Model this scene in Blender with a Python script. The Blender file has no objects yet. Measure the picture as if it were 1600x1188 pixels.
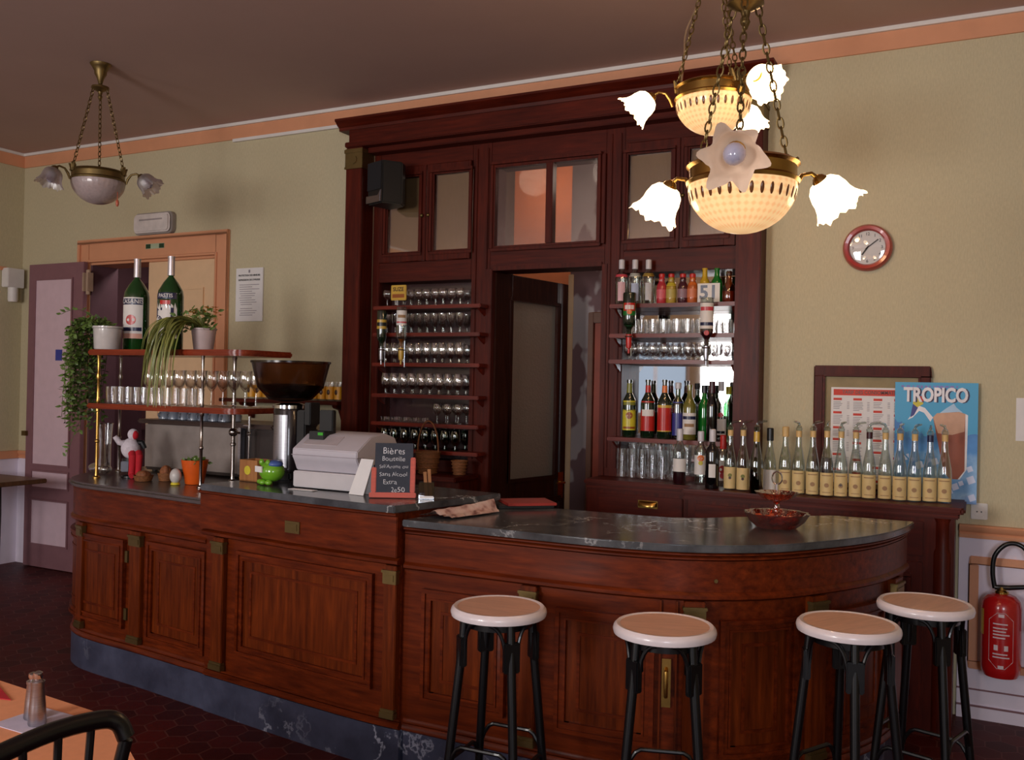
import bpy, bmesh, math, random
import numpy as np
from mathutils import Vector, Matrix
SC = bpy.context.scene
COL = SC.collection
PI = math.pi
R = random.Random(7)

# ------------------------------------------------------------------ camera
FPX, YAW, PITCH, ROLL, EYE = 1428.1, -.469231, .0050593, -.0202511, 1.6
_F = np.array([math.sin(YAW)*math.cos(PITCH), math.cos(YAW)*math.cos(PITCH), math.sin(PITCH)])
_r = np.array([math.cos(YAW), -math.sin(YAW), 0.0]); _d = np.cross(_F, _r)
_X = _r*math.cos(ROLL)+_d*math.sin(ROLL); _D = -_r*math.sin(ROLL)+_d*math.cos(ROLL)
_O = np.array([0, 0, EYE])
def _ray(x, y): return _F*FPX+_X*(x-800)+_D*(y-594)
def onY(x, y, Y): v = _ray(x, y); return Vector(_O+v*(Y/v[1]))
def onZ(x, y, Z): v = _ray(x, y); return Vector(_O+v*((Z-EYE)/v[2]))
def onX(x, y, X): v = _ray(x, y); return Vector(_O+v*(X/v[0]))
def pix(p):
    q = np.array(p, float)-_O; z = q@_F
    return 800+FPX*(q@_X)/z, 594+FPX*(q@_D)/z
cam = bpy.data.objects.new('camera', bpy.data.cameras.new('camera'))
COL.objects.link(cam)
cam.data.sensor_fit = 'HORIZONTAL'; cam.data.sensor_width = 36; cam.data.lens = FPX/1600*36
cam.data.clip_start = .05
cam.matrix_world = Matrix(((_X[0], -_D[0], -_F[0], 0), (_X[1], -_D[1], -_F[1], 0), (_X[2], -_D[2], -_F[2], EYE), (0, 0, 0, 1)))
SC.camera = cam

# ------------------------------------------------------------------ world, daylight, exposure
W = 5.087            # back wall
XL, XR, YB, CEIL = -7.31, 2.9, -3.2, 3.49
SC.view_settings.view_transform = 'Standard'; SC.view_settings.look = 'None'
SC.view_settings.gamma = 1; SC.view_settings.use_curve_mapping = False
SC.view_settings.exposure = 0.0
SC.cycles.use_denoising = True
SC.cycles.max_bounces = 10; SC.cycles.transparent_max_bounces = 24
SC.cycles.diffuse_bounces = 4; SC.cycles.glossy_bounces = 5
SC.cycles.sample_clamp_indirect = 4
SC.cycles.caustics_reflective = False; SC.cycles.caustics_refractive = False
wd = bpy.data.worlds.new('world'); SC.world = wd; wd.use_nodes = True
wd.node_tree.nodes['Background'].inputs[0].default_value = (.5, .6, .8, 1)
wd.node_tree.nodes['Background'].inputs[1].default_value = .3
def area(name, loc, rot, sx, sy, power, color, spread=180):
    l = bpy.data.lights.new(name, 'AREA'); l.shape = 'RECTANGLE'; l.size = sx; l.size_y = sy
    l.energy = power; l.color = color; l.spread = math.radians(spread)
    o = bpy.data.objects.new(name, l); COL.objects.link(o); o.location = loc; o.rotation_euler = rot
    return o
WINS = [(-3.75, -2.35, 1.15, 2.9), (-5.0, -3.9, 1.15, 2.35), (-6.7, -5.5, 1.15, 2.9), (.9, 2.3, 1.15, 2.9)]
WPOW = [172, 1.3, 40, 100]
WCOL = [(1.0, .95, .93), (.72, .84, 1.0), (1.0, .95, .92), (.86, .9, 1.0)]
for (a, b, c, d), p, wc in zip(WINS, WPOW, WCOL):
    area('daylight', ((a+b)/2, YB+.06, (c+d)/2), (PI/2, 0, 0), b-a-.1, d-c-.1, p, wc)
area('passage_light', (-5.9, 5.8, 2.95), (0, 0, 0), .4, .4, 9.0, (1, .84, .82))
def lamp_light(loc, power, color, size=.03, name='bulb_and_fill_light'):  # serves the chandelier bulbs and the added back room fills
    l = bpy.data.lights.new('bulb_and_fill_light', 'POINT'); l.energy = power; l.color = color; l.shadow_soft_size = size
    o = bpy.data.objects.new('bulb_and_fill_light', l); COL.objects.link(o); o.location = loc
    return o
lamp_light((-3.1, 6.42, 3.2), 9, (1, .84, .7), .12, 'back_room_fill')  # unseen fill light added to brighten the back room, no lamp modelled
lamp_light((-2.15, 5.6, 3.0), 5.0, (1, .88, .78), .12, 'back_room_fill')  # second unseen fill, added to light the partition and orange red door

# ------------------------------------------------------------------ materials
def lin(c):
    return tuple((x/12.92 if x <= .04045 else ((x+.055)/1.055)**2.4) for x in [v/255 for v in c])+(1,)
def new(name):
    m = bpy.data.materials.new(name); m.use_nodes = True
    nt = m.node_tree; b = nt.nodes['Principled BSDF']
    return m, nt, b
def coords(nt, scale=(1, 1, 1), kind='Object'):
    tc = nt.nodes.new('ShaderNodeTexCoord'); mp = nt.nodes.new('ShaderNodeMapping')
    mp.inputs['Scale'].default_value = scale
    nt.links.new(tc.outputs[kind], mp.inputs[0]); return mp
def noise(nt, vec, scale, detail=4, rough=.55):
    n = nt.nodes.new('ShaderNodeTexNoise'); n.inputs['Scale'].default_value = scale
    n.inputs['Detail'].default_value = detail; n.inputs['Roughness'].default_value = rough
    nt.links.new(vec.outputs[0], n.inputs['Vector']); return n
def ramp(nt, fac, stops):
    r = nt.nodes.new('ShaderNodeValToRGB'); e = r.color_ramp.elements
    while len(e) < len(stops): e.new(.5)
    for k, (p, c) in enumerate(stops): e[k].position = p; e[k].color = c
    nt.links.new(fac, r.inputs[0]); return r
def bump(nt, b, h, strength, dist=.01):
    bp = nt.nodes.new('ShaderNodeBump'); bp.inputs['Strength'].default_value = strength; bp.inputs['Distance'].default_value = dist
    nt.links.new(h, bp.inputs['Height']); nt.links.new(bp.outputs[0], b.inputs['Normal'])
def plain(name, c, rough=.5, metal=0, var=.12, scale=12, coat=0, bmp=0, spec=.5, stretch=(1, 1, 1)):
    m, nt, b = new(name)
    l = lin(c); lo = tuple(x*(1-var) for x in l[:3])+(1,); hi = tuple(min(1, x*(1+var)) for x in l[:3])+(1,)
    mp = coords(nt, stretch); n = noise(nt, mp, scale)
    r = ramp(nt, n.outputs['Fac'], [(.3, lo), (.7, hi)])
    nt.links.new(r.outputs[0], b.inputs['Base Color'])
    b.inputs['Roughness'].default_value = rough; b.inputs['Metallic'].default_value = metal
    b.inputs['Specular IOR Level'].default_value = spec; b.inputs['Coat Weight'].default_value = coat
    if bmp: bump(nt, b, n.outputs['Fac'], bmp)
    return m
def wood(name, dark, light, rough=.38, stretch=(14, 14, 1.2), coat=.25, grain=3.2):
    m, nt, b = new(name)
    mp = coords(nt, stretch)
    n1 = noise(nt, mp, grain, 6, .62)
    mp2 = coords(nt, (1, 1, 1)); n2 = noise(nt, mp2, 1.6, 2)
    r = ramp(nt, n1.outputs['Fac'], [(.25, lin(dark)), (.55, tuple((a+b_)/2 for a, b_ in zip(lin(dark), lin(light)))), (.78, lin(light))])
    mx = nt.nodes.new('ShaderNodeMixRGB'); mx.blend_type = 'MULTIPLY'; mx.inputs[0].default_value = .35
    nt.links.new(r.outputs[0], mx.inputs[1]); nt.links.new(n2.outputs['Fac'], mx.inputs[2])
    nt.links.new(mx.outputs[0], b.inputs['Base Color'])
    b.inputs['Roughness'].default_value = rough; b.inputs['Coat Weight'].default_value = coat; b.inputs['Coat Roughness'].default_value = .22; b.inputs['Specular IOR Level'].default_value = .16
    bump(nt, b, n1.outputs['Fac'], .08, .004)
    return m
def marble(name, dark, mid, vein, rough=.18, scale=5):
    m, nt, b = new(name)
    mp = coords(nt, (1, 1, 1)); n = noise(nt, mp, scale, 8, .65)
    mpv = coords(nt, (1, 1, 1)); nd = noise(nt, mpv, scale*.7, 6, .6)
    sub = nt.nodes.new('ShaderNodeMath'); sub.operation = 'SUBTRACT'; sub.inputs[1].default_value = .5
    ab = nt.nodes.new('ShaderNodeMath'); ab.operation = 'ABSOLUTE'
    nt.links.new(nd.outputs['Fac'], sub.inputs[0]); nt.links.new(sub.outputs[0], ab.inputs[0])
    rv = ramp(nt, ab.outputs[0], [(0, (1, 1, 1, 1)), (.014, (0, 0, 0, 1))])
    rc = ramp(nt, n.outputs['Fac'], [(.3, lin(dark)), (.7, lin(mid))])
    mk = noise(nt, mpv, scale*.4, 2)
    rm = ramp(nt, mk.outputs['Fac'], [(.48, (0, 0, 0, 1)), (.62, (1, 1, 1, 1))])
    mul = nt.nodes.new('ShaderNodeMath'); mul.operation = 'MULTIPLY'
    nt.links.new(rv.outputs[0], mul.inputs[0]); nt.links.new(rm.outputs[0], mul.inputs[1])
    mx = nt.nodes.new('ShaderNodeMixRGB'); mx.inputs[2].default_value = lin(vein)
    nt.links.new(mul.outputs[0], mx.inputs[0]); nt.links.new(rc.outputs[0], mx.inputs[1])
    nt.links.new(mx.outputs[0], b.inputs['Base Color']); b.inputs['Roughness'].default_value = rough
    return m
def thin_glass(name, tint=(255, 255, 255), refl=.9, rough=.03, base=.06, wav=0):
    """thin clear glass: light passes through the wall of the vessel, the rest is mirrored at grazing angles"""
    m = bpy.data.materials.new(name); m.use_nodes = True; nt = m.node_tree; nt.nodes.clear()
    out = nt.nodes.new('ShaderNodeOutputMaterial'); mix = nt.nodes.new('ShaderNodeMixShader')
    tr = nt.nodes.new('ShaderNodeBsdfTransparent'); gl = nt.nodes.new('ShaderNodeBsdfGlossy')
    tr.inputs[0].default_value = lin(tint); gl.inputs['Roughness'].default_value = rough
    gl.inputs[0].default_value = (refl, refl, refl, 1)
    lw = nt.nodes.new('ShaderNodeLayerWeight'); lw.inputs[0].default_value = .35
    mr = nt.nodes.new('ShaderNodeMapRange'); mr.inputs['To Min'].default_value = base; mr.inputs['To Max'].default_value = .95
    n = noise(nt, coords(nt), 30, 2); ad = nt.nodes.new('ShaderNodeMath'); ad.operation = 'MULTIPLY_ADD'
    ad.inputs[1].default_value = .06; nt.links.new(n.outputs['Fac'], ad.inputs[0]); nt.links.new(lw.outputs['Facing'], mr.inputs[0]); nt.links.new(mr.outputs[0], ad.inputs[2])
    nt.links.new(ad.outputs[0], mix.inputs[0]); nt.links.new(tr.outputs[0], mix.inputs[1]); nt.links.new(gl.outputs[0], mix.inputs[2])
    if wav:
        bp = nt.nodes.new('ShaderNodeBump'); bp.inputs['Strength'].default_value = wav; bp.inputs['Distance'].default_value = .01
        n2 = noise(nt, coords(nt), 60, 2); nt.links.new(n2.outputs['Fac'], bp.inputs['Height']); nt.links.new(bp.outputs[0], gl.inputs['Normal'])
    nt.links.new(mix.outputs[0], out.inputs[0]); return m
def glow(name, c, strength, trans=.0, patt=0):
    m, nt, b = new(name)
    n = noise(nt, coords(nt), 14 if not patt else patt, 3)
    l = lin(c); r = ramp(nt, n.outputs['Fac'], [(.2, tuple(x*.82 for x in l[:3])+(1,)), (.75, l)])
    nt.links.new(r.outputs[0], b.inputs['Base Color']); nt.links.new(r.outputs[0], b.inputs['Emission Color'])
    b.inputs['Emission Strength'].default_value = strength; b.inputs['Roughness'].default_value = .35
    return m

MAHOG = wood('mahogany', (66, 20, 4), (136, 58, 17), coat=.05)
MAHOG_H = wood('mahogany_rails', (66, 18, 4), (134, 53, 17), stretch=(1.2, 14, 14), coat=.05)
CAB = wood('dark_cabinet_wood', (60, 15, 7), (106, 34, 17), rough=.46, coat=.03)
CAB_H = wood('dark_cabinet_rails', (60, 15, 7), (106, 34, 17), rough=.46, stretch=(1.2, 14, 14), coat=.03)
SHELFW = wood('shelf_wood', (84, 22, 14), (140, 48, 30), stretch=(1.2, 14, 14))
RACKW = wood('rack_shelf_wood', (110, 36, 20), (170, 70, 40), stretch=(1.2, 14, 14), rough=.25)
DOORW = wood('brown_door_wood', (38, 18, 14), (72, 36, 26))
PALEW = wood('pale_box_wood', (150, 96, 56), (200, 142, 90), coat=0)
MARB = marble('grey_marble', (44, 46, 50), (92, 94, 98), (205, 205, 205))
PLIN = marble('blue_grey_marble', (38, 41, 58), (74, 78, 100), (170, 174, 190), rough=.35, scale=4)
ZINC = plain('zinc', (120, 112, 110), .28, .9)
BRASS = plain('brass', (190, 150, 80), .25, 1)
OLDBRASS = plain('aged_brass', (120, 100, 62), .4, .85)
CHROME = plain('chrome', (210, 210, 215), .12, 1, var=.04)
STEEL = plain('brushed_steel', (165, 165, 172), .3, 1, stretch=(1, 1, 20))
BLACKM = plain('black_metal', (7, 7, 10), .35, 0, coat=.2, spec=.4)
BLACKP = plain('black_plastic', (18, 18, 20), .45)
WALLM = plain('olive_wallpaper', (195, 183, 150), .75, var=.07, scale=160, bmp=.12, stretch=(1, 1, .25))
CEILM = plain('ceiling_paint', (184, 154, 146), .8, var=.03, scale=2)
PEACH = plain('peach_paint', (214, 150, 112), .55, var=.05, scale=6)
WAINS = plain('mauve_white_paint', (230, 220, 234), .6, var=.04, scale=5)
WHITE = plain('white_paint', (225, 220, 215), .5, var=.04)
CREAMD = plain('cream_door_paint', (226, 190, 150), .5, var=.04)
MAUVE = plain('mauve_paint', (132, 92, 98), .55, var=.06)
MAUVEP = plain('pink_panel_paint', (214, 186, 196), .5, var=.04)
MAUVED = plain('dark_mauve_paint', (96, 66, 74), .6, var=.06)
ORANGEW = plain('orange_wall_paint', (206, 118, 74), .7, var=.05)
GREYP = plain('machine_grey', (150, 138, 132), .4, .2)
BEIGEP = plain('till_plastic', (190, 184, 192), .45, var=.03)
BEIGEP2 = plain('till_plastic_base', (196, 190, 192), .5, var=.03)  # slightly warmer, rougher grey for the drawer base
PAPER = plain('white_paper', (228, 224, 222), .7, var=.03)
RED = plain('red_enamel', (176, 22, 24), .25, coat=.5, var=.05)
CLOCKRED = plain('clock_red', (170, 46, 40), .3, coat=.4)
SEATM = plain('pale_stool_wood', (210, 168, 146), .35, var=.12, scale=9, stretch=(1, 8, 1), coat=.2)
SEATRIM = plain('white_stool_rim', (222, 210, 212), .3, coat=.3, var=.06)
CURT = plain('beige_curtain_cloth', (168, 146, 112), .85, var=.08, scale=60, stretch=(4, 1, .3))
GLASS = thin_glass('clear_glass')
GLASSB = thin_glass('bottle_glass', (232, 240, 236), base=.09)
GREENG = thin_glass('green_glass', (70, 150, 80), base=.08)
PANE = thin_glass('window_pane', (245, 240, 235), base=.08)
AMBERG = thin_glass('amber_dish_glass', (224, 130, 90), base=.14, rough=.06, wav=.6)
HOPPER = thin_glass('smoked_hopper', (178, 138, 96), base=.02, refl=.3, rough=.2)
BEANS = plain('coffee_beans', (40, 24, 16), .5, var=.4, scale=90, bmp=.6)
LABELC = plain('cream_label', (214, 186, 128), .6, var=.06, scale=25)
LABELW = plain('white_label', (226, 220, 214), .55, var=.04)
def mirror_mat():
    m, nt, b = new('mirror_silver'); b.inputs['Metallic'].default_value = 1; b.inputs['Roughness'].default_value = .02
    n = noise(nt, coords(nt), 3); r = ramp(nt, n.outputs['Fac'], [(.2, (.78, .78, .78, 1)), (.8, (.86, .86, .86, 1))])
    nt.links.new(r.outputs[0], b.inputs['Base Color']); return m
MIRROR = mirror_mat()
def hammered():
    m = thin_glass('hammered_glass', (214, 204, 190), base=.14, rough=.08, wav=1.0); nt = m.node_tree
    out = [n for n in nt.nodes if n.type == 'OUTPUT_MATERIAL'][0]; src = out.inputs[0].links[0].from_socket
    tl = nt.nodes.new('ShaderNodeBsdfTranslucent'); df = nt.nodes.new('ShaderNodeBsdfDiffuse'); tl.inputs[0].default_value = lin((226, 220, 206)); df.inputs[0].default_value = lin((206, 200, 186))
    m1 = nt.nodes.new('ShaderNodeMixShader'); m2 = nt.nodes.new('ShaderNodeMixShader'); m1.inputs[0].default_value = .5; m2.inputs[0].default_value = .42
    nt.links.new(tl.outputs[0], m1.inputs[1]); nt.links.new(df.outputs[0], m1.inputs[2]); nt.links.new(src, m2.inputs[1]); nt.links.new(m1.outputs[0], m2.inputs[2]); nt.links.new(m2.outputs[0], out.inputs[0])
    return m
HAMMER = hammered()
def hex_floor():
    m, nt, b = new('hexagonal_tiles')
    N = nt.nodes; Lk = nt.links
    mp = coords(nt, (1/.13,)*3)
    def vm(op, a, bb):
        n = N.new('ShaderNodeVectorMath'); n.operation = op
        for k, q in enumerate((a, bb)):
            if q is None: continue
            if isinstance(q, tuple): n.inputs[k].default_value = q
            else: Lk.new(q, n.inputs[k])
        return n
    def mt(op, a, bb=None):
        n = N.new('ShaderNodeMath'); n.operation = op
        for k, q in enumerate((a, bb)):
            if q is None: continue
            if isinstance(q, (int, float)): n.inputs[k].default_value = q
            else: Lk.new(q, n.inputs[k])
        return n.outputs[0]
    s = (1, 1.7320508, 1); h = (.5, .8660254, .5)
    off = vm('ADD', mp.outputs[0], (100, 173.20508, 0))
    def cell(vec):
        md = vm('MODULO', vec, s).outputs[0]
        sb = vm('SUBTRACT', md, h).outputs[0]
        fl = vm('MULTIPLY', sb, (1, 1, 0)).outputs[0]
        return fl
    a = cell(off.outputs[0]); c = cell(vm('SUBTRACT', off.outputs[0], h).outputs[0])
    da = vm('DOT_PRODUCT', a, a).outputs['Value']; dc = vm('DOT_PRODUCT', c, c).outputs['Value']
    sel = mt('LESS_THAN', da, dc)
    mx = N.new('ShaderNodeMix'); mx.data_type = 'VECTOR'; Lk.new(sel, mx.inputs[0]); Lk.new(c, mx.inputs[4]); Lk.new(a, mx.inputs[5])
    g = mx.outputs[1]
    ab = vm('ABSOLUTE', g, None).outputs[0]
    d1 = vm('DOT_PRODUCT', ab, (.5, .8660254, 0)).outputs['Value']
    sp = N.new('ShaderNodeSeparateXYZ'); Lk.new(ab, sp.inputs[0])
    hd = mt('MAXIMUM', d1, sp.outputs[0])
    line = mt('GREATER_THAN', hd, .475)
    idv = vm('SUBTRACT', off.outputs[0], g).outputs[0]
    wn = N.new('ShaderNodeTexWhiteNoise'); Lk.new(idv, wn.inputs['Vector'])
    r = ramp(nt, wn.outputs['Value'], [(0, lin((56, 13, 11))), (1, lin((80, 20, 16)))])
    m2 = N.new('ShaderNodeMixRGB'); m2.inputs[2].default_value = lin((92, 52, 46)); Lk.new(line, m2.inputs[0]); Lk.new(r.outputs[0], m2.inputs[1])
    Lk.new(m2.outputs[0], b.inputs['Base Color']); b.inputs['Roughness'].default_value = .5; b.inputs['Specular IOR Level'].default_value = .2
    return m
FLOORM = hex_floor()
def col(name, c, rough=.45, **k): return plain(name, c, rough, **k)

# ------------------------------------------------------------------ mesh helpers
class MB:
    def __init__(s): s.v = []; s.f = []
    def add(s, v, f):
        o = len(s.v); s.v += [tuple(p) for p in v]; s.f += [tuple(i+o for i in q) for q in f]; return s
    def box(s, x0, x1, y0, y1, z0, z1):
        v = [(x, y, z) for z in (z0, z1) for y in (y0, y1) for x in (x0, x1)]
        return s.add(v, [(0, 2, 3, 1), (4, 5, 7, 6), (0, 1, 5, 4), (2, 6, 7, 3), (0, 4, 6, 2), (1, 3, 7, 5)])
    def grid(s, rows, closed_u=False, closed_v=False):
        m = len(rows); n = len(rows[0]); v = [p for r in rows for p in r]; f = []
        for i in range(m if closed_v else m-1):
            for j in range(n if closed_u else n-1):
                a = i*n+j; b = i*n+(j+1) % n; c = ((i+1) % m)*n+(j+1) % n; d = ((i+1) % m)*n+j
                f.append((a, b, c, d))
        return s.add(v, f)
    def lathe(s, prof, n=20, c=(0, 0, 0), mod=None, cap=True):
        rows = []
        for k, (r, z) in enumerate(prof):
            rows.append([(c[0]+(r*(mod(k, 2*PI*j/n) if mod else 1))*math.cos(2*PI*j/n), c[1]+(r*(mod(k, 2*PI*j/n) if mod else 1))*math.sin(2*PI*j/n), c[2]+z) for j in range(n)])
        o = len(s.v); s.grid(rows, True)
        if cap:
            for k in (0, len(prof)-1):
                if prof[k][0] > 1e-4: s.f.append(tuple(o+k*n+j for j in range(n)))
        return s
    def tube(s, pts, r, n=8, closed=False, cap=True):
        pts = [Vector(p) for p in pts]; m = len(pts); rows = []; up = None
        for i, p in enumerate(pts):
            a = pts[(i-1) % m] if (closed or i > 0) else p; b = pts[(i+1) % m] if (closed or i < m-1) else p
            t = (b-a).normalized()
            if up is None: up = Vector((0, 0, 1)) if abs(t.z) < .9 else Vector((1, 0, 0))
            x = up.cross(t); x = x.normalized() if x.length > 1e-6 else Vector((1, 0, 0)); y = t.cross(x); up = y
            rr = r[i] if isinstance(r, (list, tuple)) else r
            rows.append([p+(x*math.cos(2*PI*j/n)+y*math.sin(2*PI*j/n))*rr for j in range(n)])
        o = len(s.v); s.grid(rows, True, closed)
        if cap and not closed:
            s.f.append(tuple(o+j for j in range(n))); s.f.append(tuple(o+(m-1)*n+j for j in range(n)))
        return s
    def prism(s, poly, z0, z1):
        n = len(poly); v = [(p[0], p[1], z0) for p in poly]+[(p[0], p[1], z1) for p in poly]
        return s.add(v, [tuple(range(n)), tuple(range(n, 2*n))]+[(i, (i+1) % n, n+(i+1) % n, n+i) for i in range(n)])
    def prismY(s, poly, y0, y1):
        n = len(poly); v = [(p[0], y0, p[1]) for p in poly]+[(p[0], y1, p[1]) for p in poly]
        return s.add(v, [tuple(range(n)), tuple(range(n, 2*n))]+[(i, (i+1) % n, n+(i+1) % n, n+i) for i in range(n)])
    def prismX(s, poly, x0, x1):
        n = len(poly); v = [(x0, p[0], p[1]) for p in poly]+[(x1, p[0], p[1]) for p in poly]
        return s.add(v, [tuple(range(n)), tuple(range(n, 2*n))]+[(i, (i+1) % n, n+(i+1) % n, n+i) for i in range(n)])
    def ball(s, c, r, n=12, m=8):
        rx, ry, rz = r if isinstance(r, (tuple, list)) else (r, r, r)
        rows = [[(c[0]+rx*math.sin(PI*i/m)*math.cos(2*PI*j/n), c[1]+ry*math.sin(PI*i/m)*math.sin(2*PI*j/n), c[2]-rz*math.cos(PI*i/m)) for j in range(n)] for i in range(m+1)]
        return s.grid(rows, True)
    def xf(s, M):
        s.v = [tuple(M @ Vector(p)) for p in s.v]; return s
    def join(s, o): return s.add(o.v, o.f)
    def mesh(s, name, bevel=0, smooth=40):
        bm = bmesh.new(); vs = [bm.verts.new(p) for p in s.v]
        for f in s.f:
            try: bm.faces.new([vs[i] for i in f])
            except ValueError: pass
        bmesh.ops.remove_doubles(bm, verts=bm.verts, dist=1e-5)
        bmesh.ops.dissolve_degenerate(bm, edges=bm.edges, dist=1e-6)
        bmesh.ops.recalc_face_normals(bm, faces=bm.faces)
        if bevel:
            ed = [e for e in bm.edges if len(e.link_faces) == 2 and e.calc_face_angle(0) > .7]
            bmesh.ops.bevel(bm, geom=ed, offset=bevel, segments=2, affect='EDGES', clamp_overlap=True)
        me = bpy.data.meshes.new(name); bm.to_mesh(me); bm.free()
        if smooth:
            me.polygons.foreach_set('use_smooth', [True]*len(me.polygons)); me.set_sharp_from_angle(angle=math.radians(smooth))
        return me
def obj(name, mb, mat, parent=None, bevel=0, smooth=40, label=None, loc=None):
    me = mb.mesh(name, bevel, smooth); me.materials.append(mat)
    o = bpy.data.objects.new(name, me); COL.objects.link(o)
    if parent: o.parent = parent
    if loc is not None: o.location = loc
    if label: o['label'] = label
    return o
def tag(o, label, cat, group=None):
    o['label'] = label; o['category'] = cat
    if group: o['group'] = group
    return o
def thing(name, label, cat, loc=(0, 0, 0), group=None, rz=0):
    o = bpy.data.objects.new(name, None); COL.objects.link(o); o.location = loc; o.rotation_euler = (0, 0, rz); o.empty_display_size = .05
    return tag(o, label, cat, group)
def struct(name, mb, mat, parent=None, bevel=0, smooth=40):
    o = obj(name, mb, mat, parent, bevel, smooth)
    if not parent: o['kind'] = 'structure'
    return o
def dup(root, loc, rz=None, label=None, group=None):
    r = root.copy(); COL.objects.link(r); r.location = loc
    if rz is not None: r.rotation_euler = (0, 0, rz)
    if label: r['label'] = label
    if group: r['group'] = group
    for ch in list(root.children):
        c = ch.copy(); COL.objects.link(c); c.parent = r
        for g in list(ch.children):
            d = g.copy(); COL.objects.link(d); d.parent = c
    return r
def text_mb(s, size, depth=.0006, align='CENTER', bold=0, squash=1):
    cu = bpy.data.curves.new('t', 'FONT'); cu.body = s; cu.size = size; cu.align_x = align; cu.align_y = 'CENTER'; cu.extrude = depth/2; cu.offset = bold; cu.resolution_u = 3
    o = bpy.data.objects.new('t', cu); me = o.to_mesh(); mb = MB()
    mb.add([(v.co.x*squash, -v.co.z, v.co.y) for v in me.vertices], [tuple(p.vertices) for p in me.polygons])
    o.to_mesh_clear(); bpy.data.objects.remove(o); bpy.data.curves.remove(cu)
    return mb       # lies in the XZ plane, read from -Y
def wrap(mb, r, ang=0):
    """bend flat lettering (XZ plane) round a vertical cylinder of radius r, centred on direction ang"""
    mb.v = [((r-y)*math.cos(ang+x/r), (r-y)*math.sin(ang+x/r), z) for x, y, z in mb.v]; return mb
def ordinal(n): return ('first second third fourth fifth sixth seventh eighth ninth tenth eleventh twelfth thirteenth fourteenth fifteenth sixteenth'.split())[n]
TOCAM = lambda p: math.atan2(-p[1], -p[0])

# ------------------------------------------------------------------ the room
struct('floor', MB().box(XL-.2, XR+.2, YB-.2, 7.6, -.1, 0), FLOORM)
struct('ceiling', MB().box(XL-.2, XR+.2, YB-.2, W+.25, CEIL, CEIL+.12), CEILM)
D1L, D1R, D1T = -6.454, -5.068, 2.525        # left doorway in the back wall
CL, CR = -3.79, -1.033                       # built-in cabinet
wb = MB()
wb.box(XL-.2, D1L, W, W+.25, 0, CEIL); wb.box(D1R, CL+.03, W, W+.25, 0, CEIL); wb.box(D1L, D1R, W, W+.25, D1T, CEIL)
wb.box(CL+.03, CR-.03, W, W+.25, 3.2, CEIL); wb.box(CR-.03, XR+.2, W, W+.25, 0, CEIL)
struct('wall_back', wb, WALLM, smooth=0)
struct('wall_left', MB().box(XL-.2, XL, YB-.2, W, 0, CEIL), WALLM, smooth=0)
struct('wall_right', MB().box(XR, XR+.2, YB-.2, W, 0, CEIL), WALLM, smooth=0)
wf = MB(); xs = [XL]
for a, b, c, d in sorted(WINS):
    wf.box(xs[-1], a, YB-.2, YB, 0, CEIL); wf.box(a, b, YB-.2, YB, 0, c); wf.box(a, b, YB-.2, YB, d, CEIL); xs.append(b)
wf.box(xs[-1], XR, YB-.2, YB, 0, CEIL)
struct('wall_front', wf, WALLM, smooth=0)
for k, (a, b, c, d) in enumerate(WINS):
    m = MB()
    for x0, x1, z0, z1 in ((a, a+.06, c, d), (b-.06, b, c, d), (a+.06, b-.06, c, c+.06), (a+.06, b-.06, d-.06, d), ((a+b)/2-.03, (a+b)/2+.03, c+.06, d-.06)):
        m.box(x0, x1, YB-.05, YB+.0, z0, z1)
    struct('window_%d' % (k+1), m, WHITE, bevel=.004)
# painted band and cove under the ceiling
struct('trim_1', MB().box(XL+.012, XR, W-.012, W, 3.372, 3.468), PEACH)
struct('trim_2', MB().box(XL, XL+.012, YB, W, 3.372, 3.468), PEACH)
struct('trim_3', MB().box(XL, XR, W-.03, W, 3.468, CEIL), WHITE)
struct('trim_4', MB().box(XL, XL+.03, YB, W-.03, 3.468, CEIL), WHITE)
tr = MB().box(onY(367, 221, W).x, CL+.0, W-.025, W-.0, 3.35, 3.372)
tag(obj('cable_duct', tr, WHITE), 'white plastic cable duct running along the wall under the peach band', 'cable duct')
# wainscot: dado right of the cabinet, and round the far left corner
def dado_Y(name, x0, x1, y, panels):
    m = MB().box(x0, x1, y-.012, y, 0, .89); m.box(x0, x1, y-.022, y-.012, 0, .068)
    struct(name, m, WAINS, smooth=0)
RX0 = -.06
dado_Y('trim_5', RX0, XR, W, 1)
m = MB()
def rail_Y(m, x0, x1, y):
    m.prismX([(y, .888), (y-.024, .888), (y-.026, .905), (y-.018, .915), (y-.03, .925), (y-.036, .945), (y-.03, .953), (y, .953)], x0, x1)
rail_Y(m, RX0, XR, W); struct('trim_6', m, PEACH)
def mould(m, x0, x1, z0, z1, y, w=.04, t=.014):
    for a, b, c, d in ((x0, x1, z1-w, z1), (x0, x1, z0, z0+w), (x0, x0+w, z0+w, z1-w), (x1-w, x1, z0+w, z1-w)):
        m.box(a, b, y-t, y, c, d)
m = MB(); mould(m, onY(1515, 900, W).x, 1.15, .245, .80, W-.012); struct('trim_7', m, PEACH, bevel=.004)
m = MB().box(RX0, XR, W-.018, W-.012, .14, .147); m.box(RX0, XR, W-.026, W-.02, .06, .068); struct('baseboard_back', m, MAUVE)
m = MB().box(XL, D1L-.128, W-.012, W, 0, .89); m.box(XL, XL+.012, YB, W-.012, 0, .89); struct('trim_8', m, WAINS, smooth=0)
m = MB(); rail_Y(m, XL+.03, D1L-.128, W)
m.box(XL, XL+.03, YB, W, .888, .953); struct('trim_9', m, PEACH, bevel=.004)
m = MB().box(XL, XL+.02, YB, W-.15, 2.475, 2.505); struct('trim_10', m, PEACH, bevel=.004)
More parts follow.
